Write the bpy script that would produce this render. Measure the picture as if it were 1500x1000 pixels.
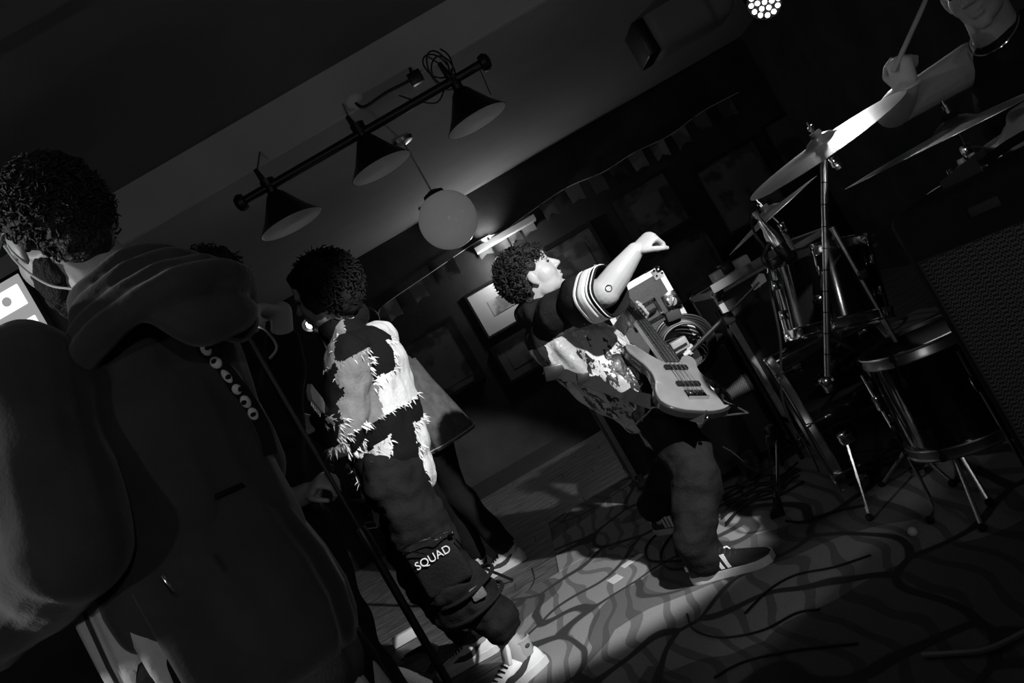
import bpy, bmesh, math, random
from mathutils import Vector as V, Matrix, noise
from math import sin, cos, pi, radians
random.seed(7)
for o in list(bpy.data.objects): bpy.data.objects.remove(o)
scene = bpy.context.scene
COL = scene.collection
# ------------------------------------------------------------------ camera
F = 1167.0; CAMZ = 1.14; ROLL = radians(30)
cr, sr = cos(ROLL), sin(ROLL)
cam_d = bpy.data.cameras.new('camera'); cam = bpy.data.objects.new('camera', cam_d); COL.objects.link(cam)
cam_d.sensor_width = 36; cam_d.lens = F/1500*36; cam_d.clip_start = 0.05
R = V((cr, 0, -sr)); U = V((sr, 0, cr)); B = V((0, -1, 0))
cam.matrix_world = Matrix(((R.x,U.x,B.x,0),(R.y,U.y,B.y,0),(R.z,U.z,B.z,CAMZ),(0,0,0,1)))
scene.camera = cam
def P(x, y, Y):
    dx, dy = x-750, y-500
    u = cr*dx - sr*dy; v = sr*dx + cr*dy
    return V((u*Y/F, Y, CAMZ - v*Y/F))
def G(x, y, z=0.0):                     # pixel to a point at height z
    dx, dy = x-750, y-500
    v = sr*dx + cr*dy
    return P(x, y, (CAMZ-z)*F/v)
# ------------------------------------------------------------------ world, exposure
w = bpy.data.worlds.new('world'); scene.world = w; w.use_nodes = True
w.node_tree.nodes['Background'].inputs[0].default_value = (0.5, 0.5, 0.52, 1)
w.node_tree.nodes['Background'].inputs[1].default_value = 0.02
vs = scene.view_settings
vs.view_transform = 'Standard'; vs.look = 'None'; vs.exposure = 0.0; vs.gamma = 1.0; vs.use_curve_mapping = False
# ------------------------------------------------------------------ large lights, with added fill behind the camera
def lamp(name, typ, loc, target, energy, size=0.1, angle=60, blend=0.3, parent=None):
    d = bpy.data.lights.new(name, typ); d.energy = energy; d.color = (1, 1, 1)
    o = bpy.data.objects.new(name, d); COL.objects.link(o); o.location = loc
    if typ == 'SPOT':
        d.spot_size = radians(angle); d.spot_blend = blend; d.shadow_soft_size = size
    elif typ == 'POINT': d.shadow_soft_size = size
    elif typ == 'AREA': d.shape = 'DISK'; d.size = size
    if target is not None: o.rotation_euler = (V(target)-V(loc)).to_track_quat('-Z', 'Y').to_euler()
    return o
PAR_A = P(1120, 3, 4.0)                       # LED par in view, over the drums
PAR_A_AIM = V((1.02, 2.05, 1.12))
PAR_B = V((1.60, 0.35, 2.55))                 # its twin on the right-hand side of the stage
PAR_B_AIM = V((-0.05, 3.60, 0.75))
lamp('led_par_beam', 'SPOT', PAR_A + (PAR_A_AIM-PAR_A).normalized()*0.03, PAR_A_AIM, 42, 0.05, 36, 0.6)
lamp('led_par_beam_twin', 'SPOT', PAR_B, PAR_B_AIM, 780, 0.035, 32, 0.22)
FILL_LAMPS = (V((-1.3, -1.75, 1.50)), V((0.9, -1.75, 1.50)))   # unseen fill lamps added behind the camera
for i_, p_ in enumerate(FILL_LAMPS): lamp('fill_lamp_glow', 'POINT', p_, None, 18, 0.05)
SIDE_LAMP = V((-2.0, 1.05, 1.85))             # wall lamp on the left, lights the hooded man's face side
lamp('side_lamp_glow', 'SPOT', SIDE_LAMP, (-0.72, 1.38, 1.42), 45, 0.05, 56, 0.6)
# ------------------------------------------------------------------ materials
MATS = {}
def grey(v): return (v, v, v*1.01, 1)
def mat(name, v, rough=0.6, metal=0.0, bump=0.0, bscale=40, var=0.0, vscale=6, emit=0.0, trans=0.0, coat=0.0, sheen=0.0, sss=0.0):
    m = bpy.data.materials.new(name); m.use_nodes = True; nt = m.node_tree
    b = nt.nodes['Principled BSDF']
    b.inputs['Base Color'].default_value = grey(v); b.inputs['Roughness'].default_value = rough
    b.inputs['Metallic'].default_value = metal
    b.inputs['Coat Weight'].default_value = coat
    if v < 0.13 and rough >= 0.6 and not metal: b.inputs['Specular IOR Level'].default_value = 0.12
    b.inputs['Sheen Weight'].default_value = sheen
    if trans: b.inputs['Transmission Weight'].default_value = trans
    if emit:
        b.inputs['Emission Color'].default_value = grey(1); b.inputs['Emission Strength'].default_value = emit
    if sss:
        b.inputs['Subsurface Weight'].default_value = sss; b.inputs['Subsurface Radius'].default_value = (0.01, 0.01, 0.01)
    tc = None
    if bump or var:
        tc = nt.nodes.new('ShaderNodeTexCoord')
    if var:
        n = nt.nodes.new('ShaderNodeTexNoise'); n.inputs['Scale'].default_value = vscale; n.inputs['Detail'].default_value = 6
        r = nt.nodes.new('ShaderNodeValToRGB')
        r.color_ramp.elements[0].position = 0.3; r.color_ramp.elements[0].color = grey(v*(1-var))
        r.color_ramp.elements[1].position = 0.7; r.color_ramp.elements[1].color = grey(min(1, v*(1+var)))
        nt.links.new(tc.outputs['Object'], n.inputs['Vector']); nt.links.new(n.outputs[0], r.inputs[0])
        nt.links.new(r.outputs[0], b.inputs['Base Color'])
    if bump:
        n = nt.nodes.new('ShaderNodeTexNoise'); n.inputs['Scale'].default_value = bscale; n.inputs['Detail'].default_value = 5
        bp = nt.nodes.new('ShaderNodeBump'); bp.inputs['Strength'].default_value = bump; bp.inputs['Distance'].default_value = 0.01
        nt.links.new(tc.outputs['Object'], n.inputs['Vector']); nt.links.new(n.outputs[0], bp.inputs['Height'])
        nt.links.new(bp.outputs[0], b.inputs['Normal'])
    MATS[name] = m
    return m
M = MATS
mat('ceiling_shaded', 0.15, 0.85, bump=0.25, bscale=120, var=0.08, vscale=3)  # ceiling colour darkened to stand for shade on the near part
mat('step_lit', 0.52, 0.8, bump=0.2, bscale=120, var=0.06, vscale=3)  # same ceiling, colour lightened to stand for light on the step face
mat('soffit_tone', 0.34, 0.8, bump=0.2, bscale=120, var=0.06, vscale=3)  # same ceiling, tone set between the shaded and the lit part
mat('wall_paint', 0.045, 0.7, bump=0.2, bscale=60, var=0.3, vscale=3)
mat('wood_dark', 0.10, 0.45, bump=0.2, bscale=50, var=0.4, vscale=9)
mat('black_metal', 0.012, 0.4, 0.3)
mat('black_plastic', 0.012, 0.35)
mat('black_rubber', 0.015, 0.6)
mat('chrome', 0.75, 0.12, 1.0)
mat('dull_chrome', 0.55, 0.3, 1.0)
mat('alu', 0.85, 0.35, 0.35, var=0.1, vscale=30)
mat('bronze', 0.50, 0.28, 1.0, bump=0.05, bscale=90, var=0.15, vscale=12)
mat('drum_black', 0.006, 0.12, coat=0.6)
mat('drum_head', 0.02, 0.75)
mat('tolex', 0.022, 0.65, bump=0.6, bscale=400)
mat('case_panel', 0.05, 0.45, bump=0.15, bscale=200, var=0.3, vscale=10)
mat('skin', 0.42, 0.5, bump=0.08, bscale=90, var=0.06, vscale=15, sss=0.08)
mat('skin_b', 0.47, 0.5, bump=0.05, bscale=90, var=0.05, vscale=15, sss=0.08)
mat('hair', 0.008, 0.5, bump=0.9, bscale=130)
mat('hair_soft', 0.014, 0.6, bump=0.9, bscale=110)
mat('hoodie', 0.055, 0.9, bump=0.12, bscale=160, var=0.15, vscale=10, sheen=0.25)
mat('black_cloth', 0.012, 0.8, bump=0.3, bscale=120)
mat('pants_cloth', 0.045, 0.85, bump=0.35, bscale=90, var=0.25, vscale=9)
mat('denim', 0.16, 0.85, bump=0.4, bscale=140, var=0.25, vscale=20)
mat('pale_cloth', 0.68, 0.85, bump=0.25, bscale=60, var=0.12, vscale=8)
mat('white_leather', 0.80, 0.45, bump=0.1, bscale=80)
mat('grey_leather', 0.40, 0.5, bump=0.1, bscale=80)
mat('black_leather', 0.018, 0.5, bump=0.1, bscale=80)
mat('sole_white', 0.70, 0.6, var=0.1, vscale=25)
mat('white_print', 0.80, 0.6)
mat('mat_board', 0.65, 0.8)
mat('glass', 1.0, 0.03, trans=1.0)
mat('liquid', 0.6, 0.02, trans=1.0)
mat('white_plastic', 0.75, 0.4)
mat('globe_glass', 0.82, 0.18, coat=0.5, emit=0.075)
mat('shade_inner', 0.75, 0.45)
mat('bulb_emit', 1.0, 0.4, emit=18)
mat('fill_emit', 1.0, 0.4, emit=3)
mat('pale_paint', 0.28, 0.6)
mat('gritty_trousers', 0.012, 0.8, bump=0.35, bscale=90, var=0.35, vscale=9)
mat('led_emit', 1.0, 0.4, emit=9)
mat('sconce_emit', 1.0, 0.4, emit=6)
mat('screen_grey', 0.1, 0.4, emit=0.32)
mat('screen_white', 0.1, 0.4, emit=1.3)
mat('bass_top', 0.30, 0.22, 0.25, coat=0.7, var=0.08, vscale=20)
mat('bass_side', 0.02, 0.2, coat=0.6)
mat('maple', 0.35, 0.4, var=0.15, vscale=12)
mat('rosewood', 0.04, 0.5)
mat('string_steel', 0.8, 0.25, 1.0)
mat('tape_white', 0.75, 0.7)
mat('tape_black', 0.008, 0.6)
mat('cable', 0.010, 0.4)
mat('strap_cloth', 0.014, 0.7, bump=0.3, bscale=200)
mat('stick_wood', 0.45, 0.5, var=0.1, vscale=30)
mat('eye_dark', 0.02, 0.2)
mat('ink', 0.06, 0.6)
def nodes_of(m): return m.node_tree, m.node_tree.nodes, m.node_tree.links
def patch_mat(name, dark, light, scale, thr, sx=1, sy=1, sz=1, soft=0.02, distort=0.5, rough=0.85, coat=0.0, droplet=False, mid=None):
    m = mat(name, light, rough, coat=coat); nt, N, L = nodes_of(m); b = N['Principled BSDF']
    tc = N.new('ShaderNodeTexCoord'); mp = N.new('ShaderNodeMapping'); mp.inputs['Scale'].default_value = (sx, sy, sz)
    L.new(tc.outputs['Object'], mp.inputs[0])
    nz = N.new('ShaderNodeTexNoise'); nz.inputs['Scale'].default_value = 38; nz.inputs['Detail'].default_value = 6
    L.new(mp.outputs[0], nz.inputs['Vector'])
    mx = N.new('ShaderNodeMixRGB'); mx.blend_type = 'ADD'; mx.inputs[0].default_value = distort*0.06
    L.new(mp.outputs[0], mx.inputs[1]); L.new(nz.outputs['Color'], mx.inputs[2])
    vo = N.new('ShaderNodeTexVoronoi'); vo.inputs['Scale'].default_value = scale; vo.distance = 'CHEBYCHEV'
    L.new(mx.outputs[0], vo.inputs['Vector'])
    sep = N.new('ShaderNodeSeparateColor'); L.new(vo.outputs['Color'], sep.inputs[0])
    r = N.new('ShaderNodeValToRGB'); e = r.color_ramp.elements
    e[0].position = thr-soft; e[0].color = grey(dark); e[1].position = thr+soft; e[1].color = grey(light)
    if mid is not None:
        k = e.new(0.78); k.color = grey(light); k2 = e.new(0.80); k2.color = grey(mid)
    L.new(sep.outputs[0], r.inputs[0]); L.new(r.outputs[0], b.inputs['Base Color'])
    bn = N.new('ShaderNodeTexNoise'); bn.inputs['Scale'].default_value = 70; bn.inputs['Detail'].default_value = 6
    L.new(tc.outputs['Object'], bn.inputs['Vector'])
    bp = N.new('ShaderNodeBump'); bp.inputs['Strength'].default_value = 0.35; bp.inputs['Distance'].default_value = 0.01
    L.new(bn.outputs[0], bp.inputs['Height']); L.new(bp.outputs[0], b.inputs['Normal'])
    return m
mat('patch_white', 0.74, 0.85, bump=0.4, bscale=90, var=0.08, vscale=30)
mat('patch_black', 0.008, 0.85, bump=0.4, bscale=90)
mat('patch_grey', 0.22, 0.85, bump=0.4, bscale=90, var=0.2, vscale=20)
patch_mat('patchwork', 0.008, 0.74, 5.6, 0.42, 1.0, 1.0, 1.35, distort=0.55)
patch_mat('jersey_print', 0.03, 0.70, 17, 0.33, 1, 1, 0.5, rough=0.4, distort=2.5, coat=0.25, mid=0.48)
patch_mat('strap_print', 0.015, 0.6, 26, 0.5, 1, 1, 1, distort=1.0)
def carpet():
    m = mat('carpet', 0.2, 0.95); nt, N, L = nodes_of(m); b = N['Principled BSDF']
    tc = N.new('ShaderNodeTexCoord')
    nz = N.new('ShaderNodeTexNoise'); nz.inputs['Scale'].default_value = 1.5; nz.inputs['Detail'].default_value = 1.5
    L.new(tc.outputs['Object'], nz.inputs['Vector'])
    mx = N.new('ShaderNodeMixRGB'); mx.blend_type = 'ADD'; mx.inputs[0].default_value = 0.8
    L.new(tc.outputs['Object'], mx.inputs[1]); L.new(nz.outputs['Color'], mx.inputs[2])
    vo = N.new('ShaderNodeTexVoronoi'); vo.feature = 'DISTANCE_TO_EDGE'; vo.inputs['Scale'].default_value = 1.9
    L.new(mx.outputs[0], vo.inputs['Vector'])
    r1 = N.new('ShaderNodeValToRGB'); e = r1.color_ramp.elements
    e[0].position = 0.03; e[0].color = grey(0.0); e[1].position = 0.045; e[1].color = grey(1)
    L.new(vo.outputs['Distance'], r1.inputs[0])
    wv = N.new('ShaderNodeTexWave'); wv.inputs['Scale'].default_value = 3.0; wv.inputs['Distortion'].default_value = 9.0
    wv.inputs['Detail'].default_value = 1.0; wv.inputs['Detail Scale'].default_value = 0.8
    L.new(tc.outputs['Object'], wv.inputs['Vector'])
    r2 = N.new('ShaderNodeValToRGB'); e = r2.color_ramp.elements
    e[0].position = 0.16; e[0].color = grey(0.12); e[1].position = 0.22; e[1].color = grey(1)
    L.new(wv.outputs[0], r2.inputs[0])
    vo2 = N.new('ShaderNodeTexVoronoi'); vo2.inputs['Scale'].default_value = 1.5
    L.new(mx.outputs[0], vo2.inputs['Vector'])
    sp = N.new('ShaderNodeSeparateColor'); L.new(vo2.outputs['Color'], sp.inputs[0])
    r4 = N.new('ShaderNodeValToRGB'); e = r4.color_ramp.elements; r4.color_ramp.interpolation = 'CONSTANT'
    e[0].position = 0; e[0].color = grey(0.35); e[1].position = 0.36; e[1].color = grey(1.0)
    L.new(sp.outputs[0], r4.inputs[0])
    mu = N.new('ShaderNodeMixRGB'); mu.blend_type = 'MULTIPLY'; mu.inputs[0].default_value = 0.6
    L.new(r1.outputs[0], mu.inputs[1]); L.new(r2.outputs[0], mu.inputs[2])
    mu2 = N.new('ShaderNodeMixRGB'); mu2.blend_type = 'MULTIPLY'; mu2.inputs[0].default_value = 1
    L.new(mu.outputs[0], mu2.inputs[1]); L.new(r4.outputs[0], mu2.inputs[2])
    fz = N.new('ShaderNodeTexNoise'); fz.inputs['Scale'].default_value = 300; L.new(tc.outputs['Object'], fz.inputs['Vector'])
    r3 = N.new('ShaderNodeValToRGB'); e = r3.color_ramp.elements; e[0].color = grey(0.055); e[1].color = grey(0.42)
    L.new(mu2.outputs[0], r3.inputs[0])
    mu3 = N.new('ShaderNodeMixRGB'); mu3.blend_type = 'MULTIPLY'; mu3.inputs[0].default_value = 0.5
    L.new(r3.outputs[0], mu3.inputs[1]); L.new(fz.outputs[0], mu3.inputs[2]); L.new(mu3.outputs[0], b.inputs['Base Color'])
    bp = N.new('ShaderNodeBump'); bp.inputs['Strength'].default_value = 0.6; bp.inputs['Distance'].default_value = 0.004
    L.new(fz.outputs[0], bp.inputs['Height']); L.new(bp.outputs[0], b.inputs['Normal'])
carpet()
def plank_mat():
    m = mat('plank_wood', 0.12, 0.5); nt, N, L = nodes_of(m); b = N['Principled BSDF']
    tc = N.new('ShaderNodeNewGeometry'); mp = N.new('ShaderNodeMapping'); mp.inputs['Scale'].default_value = (1.2, 14, 1)
    L.new(tc.outputs['Position'], mp.inputs[0])
    nz = N.new('ShaderNodeTexNoise'); nz.inputs['Scale'].default_value = 6; nz.inputs['Detail'].default_value = 7; nz.inputs['Distortion'].default_value = 0.8
    L.new(mp.outputs[0], nz.inputs['Vector'])
    r = N.new('ShaderNodeValToRGB'); e = r.color_ramp.elements
    e[0].position = 0.38; e[0].color = grey(0.04); e[1].position = 0.62; e[1].color = grey(0.22)
    L.new(nz.outputs[0], r.inputs[0]); L.new(r.outputs[0], b.inputs['Base Color'])
plank_mat()
def grille_mat():
    m = mat('grille_cloth', 0.05, 0.8); nt, N, L = nodes_of(m); b = N['Principled BSDF']
    tc = N.new('ShaderNodeTexCoord')
    ch = N.new('ShaderNodeTexChecker'); ch.inputs['Scale'].default_value = 170
    ch.inputs['Color1'].default_value = grey(0.03); ch.inputs['Color2'].default_value = grey(0.16)
    L.new(tc.outputs['Object'], ch.inputs['Vector']); L.new(ch.outputs[0], b.inputs['Base Color'])
grille_mat()
def art_mat(name, v, seed):
    m = mat(name, v, 0.35); nt, N, L = nodes_of(m); b = N['Principled BSDF']
    tc = N.new('ShaderNodeTexCoord'); mp = N.new('ShaderNodeMapping'); mp.inputs['Location'].default_value = (seed*3.1, seed, seed*1.7)
    L.new(tc.outputs['Object'], mp.inputs[0])
    nz = N.new('ShaderNodeTexNoise'); nz.inputs['Scale'].default_value = 5; nz.inputs['Detail'].default_value = 4
    L.new(mp.outputs[0], nz.inputs['Vector'])
    r = N.new('ShaderNodeValToRGB'); e = r.color_ramp.elements
    e[0].position = 0.42; e[0].color = grey(v*0.35); e[1].position = 0.52; e[1].color = grey(v)
    L.new(nz.outputs[0], r.inputs[0]); L.new(r.outputs[0], b.inputs['Base Color'])
for i in range(4): art_mat('art%d' % i, (0.6, 0.2, 0.15, 0.12)[i], i+1)
# ------------------------------------------------------------------ mesh helpers
class MB:
    def __init__(s): s.v = []; s.f = []
    def _add(s, vs_, fs_):
        n = len(s.v); s.v += [V(p) for p in vs_]; s.f += [tuple(i+n for i in f) for f in fs_]
    def box(s, c, size, rot=None):
        hx, hy, hz = size[0]/2, size[1]/2, size[2]/2
        pts = [V((x, y, z)) for x in (-hx, hx) for y in (-hy, hy) for z in (-hz, hz)]
        if rot is not None: pts = [rot @ p for p in pts]
        c = V(c)
        s._add([c+p for p in pts], [(0,1,3,2),(4,6,7,5),(0,4,5,1),(2,3,7,6),(0,2,6,4),(1,5,7,3)]); return s
    def rbox(s, c, size, bev, rot=None, seg=2):
        bm = bmesh.new(); bmesh.ops.create_cube(bm, size=1)
        for v in bm.verts: v.co = V((v.co.x*size[0], v.co.y*size[1], v.co.z*size[2]))
        bmesh.ops.bevel(bm, geom=bm.edges[:], offset=bev, segments=seg, profile=0.5, affect='EDGES')
        bm.verts.index_update(); c = V(c)
        s._add([c+((rot @ v.co) if rot is not None else v.co) for v in bm.verts], [[v.index for v in f.verts] for f in bm.faces]); bm.free(); return s
    def tube(s, pts, r, n=8, cap=True, closed=False):
        pts = [V(p) for p in pts]; m = len(pts)
        rs = r if isinstance(r, (list, tuple)) else [r]*m
        base = len(s.v); up = None; rings = []
        for i, p in enumerate(pts):
            a = pts[(i-1) % m] if (i > 0 or closed) else pts[0]; b = pts[(i+1) % m] if (i < m-1 or closed) else pts[-1]
            t = (b-a)
            t = t.normalized() if t.length > 1e-9 else V((0, 0, 1))
            if up is None:
                up = V((0, 0, 1)) if abs(t.z) < 0.9 else V((1, 0, 0))
            x = (up - t*up.dot(t))
            if x.length < 1e-5: x = t.orthogonal()
            x.normalize(); y = t.cross(x); up = x
            rings.append([p + x*cos(2*pi*k/n)*rs[i] + y*sin(2*pi*k/n)*rs[i] for k in range(n)])
        vs_ = [q for ring in rings for q in ring]; fs_ = []
        for i in range(m-1 + (1 if closed else 0)):
            i2 = (i+1) % m
            for k in range(n):
                fs_.append((i*n+k, i*n+(k+1) % n, i2*n+(k+1) % n, i2*n+k))
        if cap and not closed:
            fs_.append(tuple(reversed(range(n)))); fs_.append(tuple((m-1)*n+k for k in range(n)))
        s._add(vs_, fs_); return s
    def lathe(s, prof, o, axis, n=32, capped=True):
        axis = V(axis).normalized(); x = axis.orthogonal().normalized(); y = axis.cross(x); o = V(o)
        vs_ = []; fs_ = []; m = len(prof)
        for (r, h) in prof:
            for k in range(n): vs_.append(o + axis*h + (x*cos(2*pi*k/n) + y*sin(2*pi*k/n))*max(r, 1e-5))
        for i in range(m-1):
            for k in range(n): fs_.append((i*n+k, i*n+(k+1) % n, (i+1)*n+(k+1) % n, (i+1)*n+k))
        if capped:
            if prof[0][0] > 1e-4: fs_.append(tuple(reversed(range(n))))
            if prof[-1][0] > 1e-4: fs_.append(tuple((m-1)*n+k for k in range(n)))
        s._add(vs_, fs_); return s
    def ell(s, c, rad, rot=None, n=14, m=9):
        c = V(c); rad = (rad,)*3 if not hasattr(rad, '__len__') else rad
        vs_ = []; fs_ = []
        for i in range(m+1):
            th = pi*i/m
            for k in range(n):
                ph = 2*pi*k/n
                p = V((rad[0]*sin(th)*cos(ph), rad[1]*sin(th)*sin(ph), rad[2]*cos(th)))
                vs_.append(c + (rot @ p if rot is not None else p))
        for i in range(m):
            for k in range(n): fs_.append((i*n+k, (i+1)*n+k, (i+1)*n+(k+1) % n, i*n+(k+1) % n))
        s._add(vs_, fs_); return s
    def cap(s, a, ra, b, rb, side=None, ss=1.0, sd=1.0, n=16):
        a = V(a); b = V(b); ax = (b-a); L = ax.length
        if L < 1e-6: ax = V((0, 0, 1)); L = 1e-6
        ax.normalize()
        x = V(side) if side is not None else ax.orthogonal()
        x = x - ax*x.dot(ax)
        if x.length < 1e-5: x = ax.orthogonal()
        x.normalize(); y = ax.cross(x)
        prof = [(ra*sin(t), -ra*cos(t)) for t in [i*pi/10 for i in range(0, 6)]] + [(rb*cos(t), L+rb*sin(t)) for t in [i*pi/10 for i in range(0, 6)]]
        vs_ = []; fs_ = []; m = len(prof)
        for (r, h) in prof:
            r = max(r, 1e-5)
            for k in range(n): vs_.append(a + ax*h + x*cos(2*pi*k/n)*r*ss + y*sin(2*pi*k/n)*r*sd)
        for i in range(m-1):
            for k in range(n): fs_.append((i*n+k, i*n+(k+1) % n, (i+1)*n+(k+1) % n, (i+1)*n+k))
        s._add(vs_, fs_); return s
    def prism(s, pts, o, ex, ey, ez, d):
        o = V(o); ex = V(ex); ey = V(ey); ez = V(ez); n = len(pts)
        vs_ = [o+ex*p[0]+ey*p[1] for p in pts] + [o+ex*p[0]+ey*p[1]+ez*d for p in pts]
        fs_ = [tuple(reversed(range(n))), tuple(range(n, 2*n))] + [(i, (i+1) % n, n+(i+1) % n, n+i) for i in range(n)]
        s._add(vs_, fs_); return s
def tag(o, label=None, cat=None, group=None, kind=None):
    if label: o['label'] = label
    if cat: o['category'] = cat
    if group: o['group'] = group
    if kind: o['kind'] = kind
    return o
def place(o, parent):
    if parent is not None:
        o.parent = parent
        o.matrix_parent_inverse = Matrix.Translation(-parent.location) if parent.parent is None else Matrix.Identity(4)
    return o
def mesh_from(mb, name):
    me = bpy.data.meshes.new(name); me.from_pydata([tuple(p) for p in mb.v], [], mb.f)
    bm = bmesh.new(); bm.from_mesh(me); bmesh.ops.recalc_face_normals(bm, faces=bm.faces[:]); bm.to_mesh(me); bm.free()
    return me
def put(name, mb, m, parent=None, sharp=35, **kw):
    me = mesh_from(mb, name)
    me.materials.append(M[m] if isinstance(m, str) else m)
    for p in me.polygons: p.use_smooth = True
    me.set_sharp_from_angle(angle=radians(sharp))
    o = bpy.data.objects.new(name, me); COL.objects.link(o); place(o, parent); tag(o, **kw)
    return o
def thing(name, loc, label, cat, group=None, kind=None):
    o = bpy.data.objects.new(name, None); COL.objects.link(o); o.location = loc; o.empty_display_size = 0.05
    return tag(o, label, cat, group, kind)
def blob(name, mb, vox, m, parent=None, smooth=3, amp=0.0, nsc=8.0, stretch=(1, 1, 1), seed=0, amp2=0, nsc2=30, **kw):
    me = bpy.data.meshes.new(name+'_src'); me.from_pydata([tuple(p) for p in mb.v], [], mb.f)
    bm = bmesh.new(); bm.from_mesh(me); bmesh.ops.recalc_face_normals(bm, faces=bm.faces[:]); bm.to_mesh(me); bm.free()
    t = bpy.data.objects.new(name+'_src', me); COL.objects.link(t)
    md = t.modifiers.new('r', 'REMESH'); md.mode = 'VOXEL'; md.voxel_size = vox
    if smooth:
        sm = t.modifiers.new('s', 'SMOOTH'); sm.iterations = smooth; sm.factor = 0.5
    dg = bpy.context.evaluated_depsgraph_get(); dg.update()
    out = bpy.data.meshes.new_from_object(t.evaluated_get(dg)); out.name = name
    bpy.data.objects.remove(t); bpy.data.meshes.remove(me)
    if amp or amp2:
        st = V(stretch); n_ = len(out.vertices); cs = [0.0]*(3*n_); ns = [0.0]*(3*n_)
        out.vertices.foreach_get('co', cs); out.vertices.foreach_get('normal', ns)
        for i in range(0, 3*n_, 3):
            q = V((cs[i]*st.x, cs[i+1]*st.y, cs[i+2]*st.z)); d = 0
            if amp: d += amp*noise.noise(q*nsc + V((seed, seed*2, 0)))
            if amp2: d += amp2*noise.noise(q*nsc2 + V((seed, 0, seed)))
            cs[i] += ns[i]*d; cs[i+1] += ns[i+1]*d; cs[i+2] += ns[i+2]*d
        out.vertices.foreach_set('co', cs); out.update()
    out.materials.clear(); out.materials.append(M[m] if isinstance(m, str) else m)
    for p in out.polygons: p.use_smooth = True; p.material_index = 0
    o = bpy.data.objects.new(name, out); COL.objects.link(o); place(o, parent); tag(o, **kw)
    return o
def bez(pts, n=8):
    pts = [V(p) for p in pts]; out = []
    for i in range(len(pts)-1):
        p0 = pts[max(i-1, 0)]; p1 = pts[i]; p2 = pts[i+1]; p3 = pts[min(i+2, len(pts)-1)]
        for k in range(n):
            t = k/n
            out.append(0.5*((2*p1)+(p2-p0)*t+(2*p0-5*p1+4*p2-p3)*t*t+(3*p1-p0-3*p2+p3)*t**3))
    out.append(pts[-1]); return out
def loft(name, rings, m, parent, n=64, a0=0.0, a1=2*pi, folds=9, amp=0.012, seed=0, thick=0.004, **kw):
    # rings: (centre, side vector, half width, half depth, fold strength); an open cloth tube or a sector of one
    q = MB(); full = abs(a1-a0-2*pi) < 1e-6; vs_ = []; fs_ = []; cnt = n if full else n+1
    for (c, sv, rx, ry, fs) in rings:
        sv = V(sv).normalized(); dv = V((-sv.y, sv.x, 0)); c = V(c)
        for k in range(cnt):
            a = a0+(a1-a0)*k/n
            f = noise.noise(V((cos(a)*folds*0.35+seed, sin(a)*folds*0.35, c.z*1.3)))*1.6
            r = amp*fs*f
            vs_.append(c + sv*cos(a)*(rx+r) + dv*sin(a)*(ry+r))
    for i in range(len(rings)-1):
        for k in range(n):
            fs_.append((i*cnt+k, i*cnt+(k+1) % cnt, (i+1)*cnt+(k+1) % cnt, (i+1)*cnt+k))
    q._add(vs_, fs_); o = put(name, q, m, parent, sharp=80, **kw)
    so = o.modifiers.new('thickness', 'SOLIDIFY'); so.thickness = thick; so.offset = 0
    return o
def text_part(name, body, o, ex, ey, size, m, parent, depth=0.001, shear=0):
    cu = bpy.data.curves.new(name, 'FONT'); cu.body = body; cu.size = size; cu.extrude = depth; cu.align_x = 'CENTER'; cu.align_y = 'CENTER'; cu.shear = shear
    t = bpy.data.objects.new(name, cu); COL.objects.link(t)
    ex = V(ex).normalized(); ey = V(ey); ey = (ey-ex*ey.dot(ex)).normalized(); ez = ex.cross(ey)
    dg = bpy.context.evaluated_depsgraph_get(); dg.update()
    me = bpy.data.meshes.new_from_object(t.evaluated_get(dg)); bpy.data.objects.remove(t)
    o = V(o)
    for v in me.vertices: v.co = o + ex*v.co.x + ey*v.co.y + ez*v.co.z
    me.materials.clear(); me.materials.append(M[m])
    ob = bpy.data.objects.new(name, me); COL.objects.link(ob); place(ob, parent); return ob
from mathutils.bvhtree import BVHTree
def bvh_of(*objs):
    vs_ = []; fs_ = []
    for o in objs:
        n = len(vs_); vs_ += [v.co.copy() for v in o.data.vertices]; fs_ += [tuple(i+n for i in p.vertices) for p in o.data.polygons]
    return BVHTree.FromPolygons(vs_, fs_)
def on(tree, x, y, Y, lift=0.004):          # where the sight line of a pixel meets a thing, a little proud of it
    o = V((0, 0, CAMZ)); d = (P(x, y, 1.0)-o).normalized()
    h = tree.ray_cast(o, d)
    return h[0]+h[1]*lift if h[0] is not None else P(x, y, Y)
def struct(name, mb, m, **kw):
    return put(name, mb, m, kind='structure', **kw)
# ================================================================== THE ROOM
XL, XR, YB, YF = -3.6, 3.3, 7.5, -2.2
H1, H2, YS = 2.80, 2.55, 4.03
fl = struct('floor', MB().box(((XL+XR)/2, (YB+YF)/2, -0.06), (XR-XL, YB-YF, 0.06)), 'wood_dark', label='dark wooden floor of the stage area')
plank_me = {}
pw = 0.145
y = YF; k = 0
while y < YB-0.01:
    x = XL - (k*0.61 % 1.6)
    while x < XR:
        x0, x1 = max(x, XL), min(x+2.1, XR)
        if x1-x0 > 0.05 and (x1 > -3.2):
            L_ = round(x1-x0, 3)
            if L_ not in plank_me:
                me = mesh_from(MB().box((0, 0, -0.015), (L_-0.004, pw-0.005, 0.03)), 'plank'); me.materials.append(M['plank_wood']); plank_me[L_] = me
            o = bpy.data.objects.new('plank', plank_me[L_]); COL.objects.link(o); o.location = ((x0+x1)/2, y+pw/2, 0); o.parent = fl
        x += 2.1
    y += pw; k += 1
struct('ceiling', MB().box(((XL+XR)/2, (YS+YF)/2, H1+0.05), (XR-XL+.2, YS-YF, 0.1)), 'ceiling_shaded', label='front part of the ceiling, darkened in colour for shade')
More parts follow.
